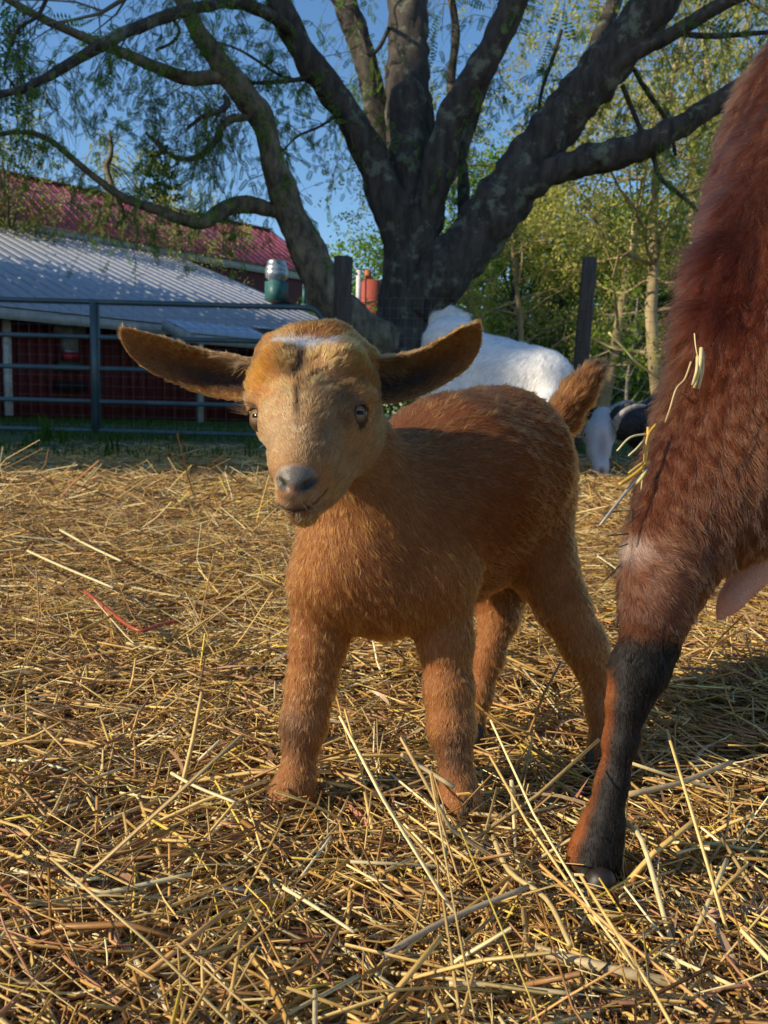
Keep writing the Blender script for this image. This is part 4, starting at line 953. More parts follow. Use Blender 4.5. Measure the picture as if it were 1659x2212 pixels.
def kid_col(X, Nv):
    x, y, d = proj(X); n = len(X)
    c = np.tile(np.array([.36, .130, .032]), (n, 1))
    hd = B.part(X, ('head', 'muzzle', 'jaw', 'lip', 'poll'))
    tor = B.part(X, ('torso', 'belly')); lg = B.part(X, ('leg',))
    c = blend(c, (.235, .082, .022), tor*.92)
    c = blend(c, (.38, .150, .040), B.part(X, ('neck', 'chest'))*.6)
    c = blend(c, (.37, .150, .048), lg*.7)
    face = np.array([.52, .235, .066])
    c = blend(c, face, hd*.95)
    c = blend(c, (.46, .150, .016), hd*np.maximum(blob(x, y, 552, 800, 42, 78, .5, .2), blob(x, y, 796, 800, 40, 66, .6, -.2))*1.0)
    c = blend(c, (.36, .11, .018), hd*np.maximum(blob(x, y, 560, 745, 60, 30, .5), blob(x, y, 700, 708, 110, 18, .5))*.95)
    c = blend(c, (.56, .34, .16), hd*blob(x, y, 610, 930, 50, 80, .5)*.8)
    c = blend(c, (.44, .26, .12), hd*np.maximum(blob(x, y, 533, 868, 18, 18, .6), blob(x, y, 787, 858, 26, 12, .6))*.5)
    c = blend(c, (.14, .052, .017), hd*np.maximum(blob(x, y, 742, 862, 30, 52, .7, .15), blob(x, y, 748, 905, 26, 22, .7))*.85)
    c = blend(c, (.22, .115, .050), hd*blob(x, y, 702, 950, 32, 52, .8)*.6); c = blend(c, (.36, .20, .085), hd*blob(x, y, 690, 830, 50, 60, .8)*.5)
    seam = np.maximum(blob(x, y, 648, 786, 11, 48, .6), np.maximum(blob(x, y, 641, 862, 7.5, 42, .7), blob(x, y, 641, 804, 25, 13, .7)))
    c = blend(c, (.022, .011, .006), hd*seam*1.0)
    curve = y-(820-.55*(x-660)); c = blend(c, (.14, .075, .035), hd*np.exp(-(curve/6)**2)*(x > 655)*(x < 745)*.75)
    c = blend(c, (.95, .93, .88), hd*np.maximum(blob(x, y, 660, 738, 52, 8, .5, .03), blob(x, y, 662, 741, 18, 13, .6))*(d < .56)*1.0)
    nose = np.maximum(blob(x, y, 638, 1033, 50, 30, .22), blob(x, y, 636, 1082, 34, 28, .4)*.8)*(d < .50)
    c = blend(c, (.115, .120, .125), nose)
    c = blend(c, (.13, .045, .04), blob(x, y, 636, 1056, 12, 8, .6)*(d < .5)*.7)
    c = blend(c, (.60, .50, .38), hd*blob(x, y, 664, 1076, 22, 9, .6, -.3)*(d < .5)*.45)
    c = blend(c, (.58, .45, .30), hd*np.maximum(blob(x, y, 650, 1115, 26, 8, .7), blob(x, y, 592, 1062, 6, 34, .5, .2))*(d < .51)*.8)
    c = blend(c, (.16, .09, .05), hd*blob(x, y, 668, 1104, 42, 9, .5, -.35)*(d < .5)*.6)
    # dark knees and fetlocks
    c = blend(c, (.12, .07, .045), lg*np.maximum(blob(x, y, 628, 1580, 34, 50, .6), blob(x, y, 978, 1625, 36, 46, .6, .3))*(d < .64)*.8)
    c = blend(c, (.17, .065, .022), B.part(X, ('tail',))*.8); c = blend(c, (.05, .028, .018), B.part(X, ('tail',))*np.maximum(blob(x, y, 1302, 800, 24, 40, .6), 0)*.95)
    nst = np.maximum(blob(x, y, 666, 1047, 24, 10, .3, -.55), blob(x, y, 608, 1045, 9, 18, .3, -.5))*(d < .5); c = blend(c, (.006, .004, .004), nst)  # nostrils: dark skin plus the shade of the hollow put into the colour
    ml = np.interp(x, [600, 618, 636, 662, 685, 705], [1090, 1099, 1104, 1100, 1083, 1060]); c = blend(c, (.02, .012, .010), np.exp(-((y-ml)/3.2)**2)*(x > 600)*(x < 706)*(d < .5)*.9)
    c = c*np.array([1.08, .92, .72])**(1-.75*hd[:, None]*(1-nose[:, None]))
    return c
kc = kid_col(V, Nn); x_, y_, d_ = proj(V)
for s, n_, gz in eyes:   # dark eyelid rims
    r = np.linalg.norm(V-s, axis=1); up_ = np.clip(((V-s) @ Uv-.0035)/.0015, 0, 1); kc = blend(kc, (.30, .16, .08), np.clip((.0090-r)/.0014, 0, 1)*up_); kc = blend(kc, (.03, .018, .014), np.clip((.0080-r)/.0014, 0, 1)*(1-up_*.85))
wet = np.maximum(blob(x_, y_, 638, 1033, 50, 30, .12), blob(x_, y_, 628, 1078, 26, 18, .3))*(d_ < .50)
nc = [kc]; nwet = [wet]; off = nb
for e_ in ears:
    Ve, Qe, Ne, inn, uu, vv, fl = e_
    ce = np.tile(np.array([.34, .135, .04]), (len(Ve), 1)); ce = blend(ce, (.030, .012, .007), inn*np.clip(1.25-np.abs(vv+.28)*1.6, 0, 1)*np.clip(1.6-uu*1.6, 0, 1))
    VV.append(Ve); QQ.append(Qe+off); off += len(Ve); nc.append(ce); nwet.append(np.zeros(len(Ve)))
Vk = np.concatenate(VV); Qk = np.concatenate(QQ)
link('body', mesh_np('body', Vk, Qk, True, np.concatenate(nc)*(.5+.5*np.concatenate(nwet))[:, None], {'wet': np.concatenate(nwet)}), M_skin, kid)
print('kid verts', len(Vk))
print('kidmesh', time.time()-T0)
# coat
fc = facing(V, Nn)[Q].mean(1); wgt = np.where(fc > -.3, 1.0, .12)
def keepout(X):
    k = np.ones(len(X), bool)
    for s, n_, gz in eyes: k &= np.linalg.norm(X-s, axis=1) > .0078
    return k
hdw = B.part(V, ('head', 'muzzle', 'jaw', 'lip', 'poll'))[Q].mean(1)
X, Nx = sample_surface(V, Q, Nn, 150000, wgt*(1+2.6*hdw))
x, y, d = proj(X); hd = B.part(X, ('head', 'muzzle', 'jaw', 'lip', 'poll')); lg = B.part(X, ('leg',)); tl = B.part(X, ('tail',))
nose = np.maximum(blob(x, y, 638, 1034, 53, 33, .10), blob(x, y, 634, 1080, 32, 24, .3))*(d < .50)
ml_ = np.interp(x, [600, 618, 636, 662, 685, 705], [1090, 1099, 1104, 1100, 1083, 1060]); mouth = np.exp(-((y-ml_)/5)**2)*(x > 600)*(x < 708)*(d < .5)
k = keepout(X) & (rng.random(len(X)) > nose*1.0) & (rng.random(len(X)) > mouth); X, Nx, x, y, d, hd, lg, tl, nose = [a[k] for a in (X, Nx, x, y, d, hd, lg, tl, nose)]
fl = B.flow(X)
# hair on the face fans out from the muzzle and the crown whorl
mid = np.clip((x-646)/70, -1.5, 1.5); fan = N(hf)[None]+Rv[None]*(mid*.75)[:, None]
fl = fl*(1-hd)[:, None]+fan*hd[:, None]
chin = blob(x, y, 655, 1125, 40, 22, .5)*(d < .52); fl = fl*(1-chin)[:, None]+np.array([0, 0, -1.])*chin[:, None]
Lh = .0062*(1-hd)*(1-.15*lg)+hd*(.0040-.0020*blob(x, y, 640, 1020, 62, 95, .6)); Lh = Lh*(1-.45*blob(x, y, 636, 1085, 45, 40, .5)*hd)+.005*tl+.0015*chin+.001*blob(x, y, 700, 715, 120, 25, .5)*hd+.002*B.part(X, ('chest',))
Lh = Lh+.0022*blob(x, y, 665, 800, 95, 60, .6)*hd
for s, n_, gz in eyes: Lh = Lh*np.clip((np.linalg.norm(X-s, axis=1)-.005)/.010, .30, 1)
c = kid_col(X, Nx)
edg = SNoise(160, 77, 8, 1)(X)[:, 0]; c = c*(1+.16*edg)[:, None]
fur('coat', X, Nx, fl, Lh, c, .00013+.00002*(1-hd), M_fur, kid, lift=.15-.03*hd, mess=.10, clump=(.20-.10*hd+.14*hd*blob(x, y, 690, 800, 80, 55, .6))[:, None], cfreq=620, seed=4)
# ear hair
EX = []; EN = []; EF = []; EL = []; EC = []
for qi, (Ve, Qe, Ne, inn, uu, vv, fe) in enumerate(ears):
    packed = np.stack([inn, uu, vv], -1); area = np.linalg.norm(np.cross(Ve[Qe[:, 2]]-Ve[Qe[:, 0]], Ve[Qe[:, 3]]-Ve[Qe[:, 1]]), axis=1)
    f = rng.choice(len(Qe), 17000, p=area/area.sum()); u = rng.random((17000, 1)); v = rng.random((17000, 1)); q = Qe[f]
    ip = lambda A: (1-u)*(1-v)*A[q[:, 0]]+u*(1-v)*A[q[:, 1]]+u*v*A[q[:, 2]]+(1-u)*v*A[q[:, 3]]
    Xe = ip(Ve); Nee = ip(Ne); Nee /= np.linalg.norm(Nee, axis=1)[:, None]+1e-9; pk = ip(packed); fl_ = ip(fe)
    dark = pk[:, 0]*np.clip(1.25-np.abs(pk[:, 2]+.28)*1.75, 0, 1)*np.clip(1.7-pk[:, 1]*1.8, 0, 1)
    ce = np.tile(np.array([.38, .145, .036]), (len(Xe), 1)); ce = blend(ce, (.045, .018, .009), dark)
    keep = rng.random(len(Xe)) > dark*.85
    tuft = pk[:, 0]*np.clip(1-pk[:, 1]*2.2, 0, 1)*np.clip((pk[:, 2] if qi == 0 else -np.abs(pk[:, 2]-.1)+.9)*1.0+.25, 0, 1)
    Le = .0028+.009*tuft*(rng.random(len(Xe)) < .5); ce = blend(ce, (.55, .38, .20), tuft*.9*(rng.random(len(Xe)) < .6))
    fl_ = fl_+(tuft[:, None]*(-Uv*.9-Fv*.3))
    EX.append(Xe[keep]); EN.append(Nee[keep]); EF.append(fl_[keep]); EL.append(Le[keep]); EC.append(ce[keep])
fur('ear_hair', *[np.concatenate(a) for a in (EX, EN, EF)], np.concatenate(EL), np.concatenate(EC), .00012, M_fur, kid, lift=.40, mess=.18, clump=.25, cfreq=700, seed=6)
# whiskers and pale chin hairs, lashes
WX = []; WF = []; WL = []; WC = []
for _ in range(12):
    px, py = rng.uniform(622, 692), 0; py = 1108+rng.uniform(-2, 8)-.10*(px-640); s = hit_surface(Bref, px, py, .42, .60); WX.append(s); WF.append(N(-Uv*1.0-Fv*.3+Rv*rng.normal()*.25)); WL.append(rng.uniform(.003, .0065)); WC.append((.55, .36, .18))
for _ in range(10):
    px = rng.uniform(600, 680); py = 1090+rng.uniform(-10, 6); s = hit_surface(Bref, px, py, .42, .60); WX.append(s); WF.append(N(-Uv*.7-Fv*.5+Rv*(px-640)/40)); WL.append(rng.uniform(.004, .009)); WC.append((.5, .42, .32))
for s, n_, gz in eyes[:1]:
    for k in range(60):
        a = rng.uniform(.2, 2.6); t1 = N(np.cross(n_, Uv)); t2 = N(np.cross(t1, n_)); t2 = t2 if t2 @ Uv > 0 else -t2
        WX.append(s+t2*.0068*math.sin(a)+t1*.0075*math.cos(a)); WF.append(N(n_*1.3+t2*.15-Rv*.4+Uv*.02)); WL.append(rng.uniform(.008, .014)); WC.append((.06, .035, .02))
WX = np.array(WX); WF = np.array(WF); 
fur('whiskers', WX, N(-Fv)[None].repeat(len(WX), 0), WF, np.array(WL), np.array(WC), .00009, M_fur, kid, lift=.15, mess=.08, clump=.05, seed=3)
# eyes
def eye_material():
    m, t, o = new_mat('kid_iris'); L = t.links.new; tc = nd(t, 'ShaderNodeTexCoord'); sp = nd(t, 'ShaderNodeSeparateXYZ'); L(tc.outputs['Object'], sp.inputs[0])
    def mth(op, a, b=None):
        n = nd(t, 'ShaderNodeMath', operation=op)
        for i_, v in enumerate((a, b)):
            if v is None: continue
            if isinstance(v, (int, float)): n.inputs[i_].default_value = v
            else: L(v, n.inputs[i_])
        return n.outputs[0]
    X_, Y_ = sp.outputs['X'], sp.outputs['Y']; r = mth('SQRT', mth('ADD', mth('MULTIPLY', X_, X_), mth('MULTIPLY', Y_, Y_)))
    px = mth('POWER', mth('ABSOLUTE', mth('DIVIDE', X_, .0025)), 4.0); py = mth('POWER', mth('ABSOLUTE', mth('DIVIDE', Y_, .0014)), 4.0); pp = mth('ADD', px, py)
    rp = nd(t, 'ShaderNodeValToRGB'); e = rp.color_ramp.elements; e[0].position = .70; e[0].color = (.14, .085, .05, 1); e[1].position = .92; e[1].color = (.06, .04, .03, 1)
    k = rp.color_ramp.elements.new(.30); k.color = (.25, .165, .10, 1)
    L(mth('DIVIDE', r, .0066), rp.inputs[0])
    nz = nd(t, 'ShaderNodeTexNoise', i_Scale=900.0, i_Detail=3.0); L(tc.outputs['Object'], nz.inputs['Vector'])
    vm = nd(t, 'ShaderNodeVectorMath', operation='SCALE'); L(rp.outputs[0], vm.inputs[0]); L(mth('MULTIPLY_ADD', nz.outputs[0], .6), vm.inputs['Scale'])
    vm.inputs['Scale'].links[0].from_node.inputs[2].default_value = .7
    rr_ = nd(t, 'ShaderNodeMapRange', i_1=.8, i_2=1.2); L(pp, rr_.inputs[0])
    mx = nd(t, 'ShaderNodeMix', data_type='RGBA'); mx.inputs[6].default_value = (.004, .004, .005, 1); L(rr_.outputs[0], mx.inputs[0]); L(vm.outputs[0], mx.inputs[7])
    p = nd(t, 'ShaderNodeBsdfPrincipled', i_Roughness=.12); p.inputs['Specular IOR Level'].default_value = .16
    L(mx.outputs[2], p.inputs['Base Color']); L(p.outputs[0], o.inputs[0]); return m
M_eye = eye_material()
th_ = np.linspace(0, math.pi, 25)
eb = MB(); eb.lathe((0, 0, 0), [(max(ER*math.sin(a), 1e-5), -ER*math.cos(a)) for a in th_], 32); eye_me = eb.mesh('eye', True); eye_me.materials.append(M_eye)
for s, n_, gz in eyes:
    c = s-n_*(ER-.0017); g_ = N(n_*.90+N(C0-s)*.28+Uv*.08); xr = N(np.cross(Uv, g_)); yr = np.cross(g_, xr)
    o_ = bpy.data.objects.new('eye', eye_me); COL.objects.link(o_); o_.parent = kid; o_.matrix_parent_inverse = Matrix.Translation(-Vector(kid.location))
    Mx = Matrix.Identity(4)
    for i in range(3): Mx[i][0] = xr[i]; Mx[i][1] = yr[i]; Mx[i][2] = g_[i]; Mx[i][3] = c[i]
    o_.matrix_basis = Mx
for (x, y, dd, r) in ((608, 1775, .580, .0145), (982, 1800, .583, .0145), (1013, 1672, .742, .0125), (1290, 1686, .694, .0125)):
    c = P(x, y, dd); c[2] = .001 if dd < .65 else -.008; hoof(c, (-.55, -.8), r, .028, kid)

# ------------------------------------------------------------------ the doe in front on the right
doe = empty('doe', tuple(on_ground(1420, 1900))); tag(doe, 'dark red brown doe at the right edge, seen from behind with one black shank', 'goat')
D = Body(.0035)
D.chain([(1925, 330, .64, 340), (1862, 480, .62, 325), (1790, 700, .60, 308), (1700, 880, .575, 262), (1610, 990, .56, 210), (1530, 1085, .545, 155), (1462, 1180, .53, 106), (1430, 1262, .52, 90), (1414, 1325, .514, 78)], .016, flow=N(Rv*.25-Uv*1.0), name='thigh')
D.chain([(1414, 1325, .514, 76), (1402, 1390, .508, 62), (1378, 1450, .505, 68), (1355, 1520, .503, 50), (1340, 1600, .502, 43), (1322, 1690, .501, 41), (1303, 1780, .500, 50), (1286, 1840, .498, 60), (1270, 1922, .495, 64)], .010, flow=dn, name='shank')
D.chain([(1408, 1350, .516, 44), (1424, 1400, .512, 36), (1418, 1455, .508, 28)], .010, flow=dn, name='hock')
D.chain([(1915, 330, .68, 330), (2350, 420, .80, 330), (2900, 480, .93, 330), (3400, 430, 1.05, 250)], .04, flow=N((1, .3, -.3)), name='trunk')
D.chain([(1880, 640, .70, 330), (2350, 700, .82, 340), (2900, 700, .95, 300)], .04, flow=N((1, .3, -.3)), name='trunk')
D.chain([(1740, 1020, .60, 130), (1730, 1110, .605, 105)], .02, flow=dn, name='udder')
D.chain([(1705, 1140, .60, 98), (1662, 1190, .592, 58), (1612, 1250, .585, 38), (1578, 1297, .580, 28), (1550, 1338, .578, 18)], .014, flow=dn, name='teat')
D.chain([(1690, 330, .60, 70), (1622, 470, .58, 72), (1578, 600, .565, 74), (1545, 720, .555, 70), (1512, 810, .55, 50)], .014, flow=N(-Rv*1.0-Uv*.35), name='tail')
# far hind leg and fore legs outside the frame
hipL = P(1980, 900, .80); ft = hipL*[1, 1, 0]
D.world_chain([(hipL, .085), (hipL*[1, 1, .62]+[-.02, .01, 0], .05), (hipL*[1, 1, .42]+[-.05, 0, 0], .024), (ft+[-.03, 0, .10], .016), (ft+[-.01, 0, .03], .019)], .02, flow=dn, name='leg')
for a, b in ((2900, .86), (3050, 1.08)):
    q = P(a, 800, b); f_ = q*[1, 1, 0]; D.world_chain([(q, .08), (q*[1, 1, .6], .035), (q*[1, 1, .4], .024), (f_+[0, 0, .08], .017), (f_+[0, 0, .03], .019)], .02, flow=dn, name='leg')
hn = P(3500, 330, 1.08); D.world_chain([(P(3200, 430, 1.0), .10), (hn, .07), (hn+[.05, 0, .12], .055)], .03, flow=(0, 0, -1), name='neck'); h0 = hn+[.06, 0, .16]
D.world_chain([(h0, .055), (h0+[.11, -.02, -.05], .028), (h0+[.13, -.02, -.07], .024)], .02, flow=(-1, 0, 0), name='head')
for s in (-1, 1): D.world_chain([(h0+[-.02, s*.03, .02], .014), (h0+[-.04, s*.10, .01], .016), (h0+[-.045, s*.15, 0], .006)], .01, flow=(0, s, 0), name='ear')
V, Q = D.surface(.0042); Nn = vnormals(V, Q)
def doe_col(X):
    x, y, d = proj(X); n = len(X); c = np.tile(np.array([.082, .024, .0078]), (n, 1))
    fr = (d < 1.2)
    c = blend(c, (.088, .025, .0085), blob(x, y, 1560, 1050, 200, 170, .6)*.7)
    c = blend(c, (.065, .011, .006), blob(x, y, 1560, 520, 110, 260, .5)*.7)
    c = blend(c, (.16, .085, .055), np.maximum(blob(x, y, 1640, 400, 70, 150, .6, .4), 0)*.15)
    c = blend(c, (.60, .46, .38), blob(x, y, 1362, 1185, 34, 24, .8)*.75)
    c = blend(c, (.22, .10, .06), blob(x, y, 1400, 1230, 60, 60, .8)*.4)
    low = D.part(X, ('shank', 'hock'))
    blk = np.clip((y-1345-.30*(x-1400)*0)/60, 0, 1)*low; c = blend(c, (.0045, .0035, .003), np.clip((y-1330)/70, 0, 1)*np.maximum(low, (y > 1380)))
    ed = np.interp(y, [1400, 1480, 1560, 1650, 1750, 1830, 1900], [1318, 1322, 1320, 1302, 1275, 1250, 1236])
    rust = np.clip((ed+3*SNoise(260, 91, 7, 1)(X)[:, 0]-x)/30+.5, 0, 1)*np.clip((y-1430)/50, 0, 1)*np.clip((1890-y)/40, 0, 1); c = blend(c, (.30, .085, .020), rust)
    c = blend(c, (.030, .026, .024), np.clip((y-1350)/70, 0, 1)*np.exp(-((x-ed-22)/16)**2)*low*.6)
    c = blend(c, (.55, .24, .06), blob(x, y, 1665, 1100, 60, 55, .6)*.9*D.part(X, ('udder', 'teat', 'trunk')))
    te = D.part(X, ('teat',))*np.clip((y-1150)/50, 0, 1)*(x > 1520); c = blend(c, (.74, .36, .25), te)
    return c
link('body', mesh_np('body', V, Q, True, doe_col(V)*.8, {'wet': np.zeros(len(V))}), M_skin, doe); print('doe verts', len(V))
xq, yq, dq = proj(V[Q].mean(1)); fc = facing(V, Nn)[Q].mean(1)
inn_ = (xq < 1800) & (yq > -120) & (dq > .2); wgt = np.where(inn_, np.where(fc > -.3, 1.0, .1), .05)*(1+.8*(yq > 1330))
X, Nx = sample_surface(V, Q, Nn, 150000, wgt); x, y, d = proj(X)
te = D.part(X, ('teat',))*np.clip((y-1170)/50, 0, 1); k = rng.random(len(X)) > te*.85; X, Nx, x, y, d = [a[k] for a in (X, Nx, x, y, d)]
tl = D.part(X, ('tail',)); low = D.part(X, ('shank', 'hock')); fl = D.flow(X, .02)
fl = fl+(-Rv*.9-Uv*.2)[None]*(np.clip((1530-x)/60, 0, 1)*np.clip((950-y)/100, 0, 1)*np.clip((y-500)/60, 0, 1))[:, None]
inside_thigh = blob(x, y, 1420, 1230, 110, 110, .5); fl = fl+(Rv*1.0-Uv*.1)[None]*inside_thigh[:, None]*.9
Lh = (.0100+.014*tl+.003*np.clip((900-y)/300, 0, 1)-.003*np.clip((y-1100)/150, 0, 1))*(1-low)+.0030*low; Lh = np.where(te[k] > .5, .004, Lh)
edg = SNoise(90, 31, 8, 1)(X)[:, 0]; c = doe_col(X)*(1+.22*edg)[:, None]
for mk, mt_, nm in ((low < .5, M_fur_gloss, 'coat'), (low >= .5, M_fur_black, 'shank_coat')):
    fur(nm, X[mk], Nx[mk], fl[mk], np.maximum(Lh, .0028)[mk], c[mk], .00015, mt_, doe, lift=(.20+.35*tl)[mk], mess=.12, clump=.22*(1-.6*low[mk])[:, None], cfreq=520, seed=11)
c = P(1266, 1968, .490); c[2] = -.004; hoof(c, (-.9, -.45), .0185, .036, doe)
for f_ in (ft+[-.01, 0, 0],): hoof(f_*[1, 1, 0]+[0, 0, -.004], (-.2, -.9), .018, .036, doe)
for a, b in ((2900, .86), (3050, 1.08)): q = P(a, 800, b); hoof(q*[1, 1, 0]+[0, 0, -.004], (.9, .2), .018, .036, doe)

# ------------------------------------------------------------------ white goat grazing behind
P_near = P
def P(x, y, d): return P_near(x, y, d*1.3)      # both far goats stand a little deeper in the pen
wg = empty('white_goat', tuple(on_ground(1060, 1050))); tag(wg, 'white goat grazing behind the kid, its rump towards the tree', 'goat')
W_ = Body()
W_.chain([(975, 745, 3.35, 80), (1010, 800, 3.33, 100), (1075, 815, 3.3, 98), (1140, 822, 3.25, 88), (1180, 815, 3.2, 72)], .06, flow=N((-1, 0, -.6)), name='torso')
W_.chain([(985, 860, 3.33, 95), (1080, 880, 3.3, 100), (1160, 870, 3.25, 85)], .06, flow=N((-.3, 0, -1)), name='torso')
W_.chain([(1180, 830, 3.2, 66), (1195, 890, 3.12, 46), (1180, 950, 3.08, 36)], .05, name='neck')
W_.chain([(1180, 945, 3.08, 36), (1165, 1000, 3.02, 22), (1160, 1030, 3.0, 16)], .03, name='head')
W_.chain([(934, 722, 3.42, 16), (946, 694, 3.42, 20), (972, 682, 3.40, 20), (1004, 686, 3.38, 14)], .03, name='tail')
wl = []
for (xx, dd) in ((965, 3.45), (1000, 3.2), (1150, 3.35), (1185, 3.1)):
    t_ = P(xx, 900, dd); g0 = t_*[1, 1, 0]; W_.world_chain([(t_, .105), (t_*[1, 1, .55], .052), (g0+[0, 0, .12], .030), (g0+[0, 0, .03], .034)], .04, flow=dn, name='leg'); wl.append(g0)
V, Q = W_.surface(.012); Nn = vnormals(V, Q)
def wg_col(X):
    x, y, d = proj(X); c = np.tile(np.array([.70, .70, .69]), (len(X), 1)); c = blend(c, (.55, .47, .36), W_.part(X, ('tail',))*.6); c = blend(c, (.55, .50, .46), blob(x, y, 1120, 900, 60, 60, .8)*.4); return c
link('body', mesh_np('body', V, Q, True, wg_col(V), {'wet': np.zeros(len(V))}), M_skin, wg)
print('doe', time.time()-T0)
X, Nx = sample_surface(V, Q, Nn, 45000, np.where(facing(V, Nn)[Q].mean(1) > -.3, 1, .15))
fur('coat', X, Nx, W_.flow(X, .05), .035, wg_col(X), .0006, M_fur_white, wg, lift=.15, mess=.12, clump=.10, cfreq=70, npt=4, seed=21)
for g0 in wl: hoof(g0+[0, 0, -.004], (1, -.2), .028, .05, wg)
for sx, sy in ((-1, 0), (1, 0)):
    q = P(1172+sx*10, 935, 3.06); mb = MB(); mb.tube([q, q+Rv*sx*.05-Uv*.01, q+Rv*sx*.10-Uv*.03, q+Rv*sx*.13-Uv*.05], [.012, .024, .02, .004], 8); mb.build('ear', mat_pr('white_ear', (.62, .55, .5), .8), wg, True)

# ------------------------------------------------------------------ black goat with a pale face
bgt = empty('black_goat', tuple(on_ground(1400, 1050))); tag(bgt, 'black goat with pale grey face and curved horns, head down behind the kid tail', 'goat')
K = Body()
K.chain([(1640, 880, 3.9, 110), (1540, 900, 3.75, 100), (1450, 915, 3.6, 88), (1395, 925, 3.5, 62)], .06, flow=(1, .3, -.5), name='torso')
K.chain([(1400, 915, 3.5, 56), (1350, 915, 3.42, 42), (1315, 915, 3.35, 36)], .04, flow=(.6, 0, -.6), name='neck')
K.chain([(1303, 905, 3.3, 34), (1295, 940, 3.26, 41), (1293, 975, 3.22, 30), (1297, 1010, 3.17, 20), (1298, 1022, 3.16, 17)], .03, flow=N((-.1, 0, 1)), name='head')
kl = []
for (xx, dd) in ((1400, 3.6), (1440, 3.4), (1600, 3.95), (1640, 3.75)):
    t_ = P(xx, 930, dd); g0 = t_*[1, 1, 0]; K.world_chain([(t_, .09), (t_*[1, 1, .5], .045), (g0+[0, 0, .12], .028), (g0+[0, 0, .03], .032)], .04, flow=dn, name='leg'); kl.append(g0)
V, Q = K.surface(.010); Nn = vnormals(V, Q)
def bg_col(X):
    x, y, d = proj(X); c = np.tile(np.array([.012, .011, .012]), (len(X), 1)); hd = K.part(X, ('head',)); c = blend(c, (.42, .40, .40), hd)
    c = blend(c, (.10, .09, .09), hd*np.maximum(blob(x, y, 1330, 925, 12, 25, .5), blob(x, y, 1300, 1018, 6, 8, .6))); c = blend(c, (.30, .24, .22), hd*blob(x, y, 1302, 965, 10, 24, .6)); return c
link('body', mesh_np('body', V, Q, True, bg_col(V), {'wet': np.zeros(len(V))}), M_skin, bgt)
X, Nx = sample_surface(V, Q, Nn, 22000, np.where(facing(V, Nn)[Q].mean(1) > -.3, 1, .15)); hdk = K.part(X, ('head',))
fur('coat', X, Nx, K.flow(X, .04), .03-.02*hdk, bg_col(X), .0005, M_fur_white, bgt, lift=.3, mess=.15, clump=.3, cfreq=80, npt=4, seed=22)
M_horn = mat_pr('dark_horn', (.24, .23, .22), .5, noise=.4, scale=60, bump=.5)
for pts in ([(1326, 928, 3.25, 12), (1334, 905, 3.22, 12), (1350, 888, 3.2, 10), (1372, 878, 3.2, 8), (1394, 876, 3.22, 4)], [(1308, 912, 3.28, 11), (1316, 890, 3.28, 10), (1332, 876, 3.3, 8), (1352, 868, 3.32, 6), (1370, 868, 3.34, 3)]):
    W, r = limb_px([(a, b, c, d_*1.7) for a, b, c, d_ in pts], 4); mb = MB(); mb.tube(W, r*(1+.07*np.sin(np.arange(len(W))*2.2)), 10); mb.build('horn', M_horn, bgt, True)
M_bear = mat_pr('black_ear', (.015, .013, .013), .9)
for pts in ([(1318, 925, 3.27, 14), (1322, 905, 3.26, 24), (1330, 888, 3.25, 20), (1338, 876, 3.25, 6)], [(1283, 912, 3.3, 10), (1276, 902, 3.3, 18), (1268, 892, 3.3, 12), (1262, 886, 3.3, 4)]):
    W, r = limb_px(pts, 4); mb = MB(); mb.tube(W, r, 8); mb.build('ear', M_bear, bgt, True)
for x_e in (1262, 1327):
    s = P(x_e, 940, 3.25); mb = MB(); mb.lathe(s+Rv*(.01 if x_e < 1300 else -.012), [(.0001, -.014), (.01, -.01), (.014, 0), (.01, .01), (.0001, .014)], 12); mb.build('eye', mat_pr('goat_eye', (.02, .012, .008), .15), bgt, True)
for g0 in kl: hoof(g0+[0, 0, -.004], (-1, -.2), .026, .05, bgt)

P = P_near
print('animals', time.time()-T0)

# ================================================================== STRAW AND GRASS
def strands(Pc, yaw, pitch, Ln, Wd, flat, bend, nseg=3, kink=None, sides=4):
    "tapered straws: V, Q"
    n = len(Pc); dx = np.cos(pitch)*np.cos(yaw); dy = np.cos(pitch)*np.sin(yaw); dz = np.sin(pitch); T = np.stack([dx, dy, dz], -1)
    S_ = np.stack([-np.sin(yaw), np.cos(yaw), np.zeros(n)], -1); U_ = np.cross(T, S_); ro = rng.uniform(0, math.pi, n) if sides > 2 else rng.normal(0, .6, n)
    A = S_*np.cos(ro)[:, None]+U_*np.sin(ro)[:, None]; Bv = np.cross(T, A); ts = np.linspace(-.5, .5, nseg+1); V = np.empty((n, nseg+1, sides, 3), np.float32)
    for i, t in enumerate(ts):
        c = Pc+T*(t*Ln)[:, None]+(S_*bend[:, 0:1]+U_*bend[:, 1:2])*((t*t*4-.3)*Ln)[:, None]
        if kink is not None: c = c+(S_*kink[:, 0:1]+U_*kink[:, 1:2])*(max(0, t-.05)*Ln)[:, None]
        wk = Wd*((1-.25*abs(t)*1.2) if sides > 2 else (1-(abs(t)*2)**3*.92))
        for s in range(sides):
            if sides == 2: off = A*((-1)**s*wk*.5)[:, None]
            else: a = 2*math.pi*s/sides; off = A*(math.cos(a)*wk*.5)[:, None]+Bv*(math.sin(a)*wk*.5*flat)[:, None]
            V[:, i, s] = c+off
    b = np.arange(n)[:, None, None]*((nseg+1)*sides); i, s = np.meshgrid(np.arange(nseg), np.arange(sides if sides > 2 else 1), indexing='ij'); s2 = (s+1) % sides
    Q = np.stack([i*sides+s, i*sides+s2, (i+1)*sides+s2, (i+1)*sides+s], -1).reshape(1, -1, 4)+b
    Q = Q.reshape(-1, 4)
    if sides == 4:
        cap = np.array([[0, 3, 2, 1], [nseg*4, nseg*4+1, nseg*4+2, nseg*4+3]])[None]+b; Q = np.concatenate([Q, cap.reshape(-1, 4)])
    return V.reshape(-1, 3), Q
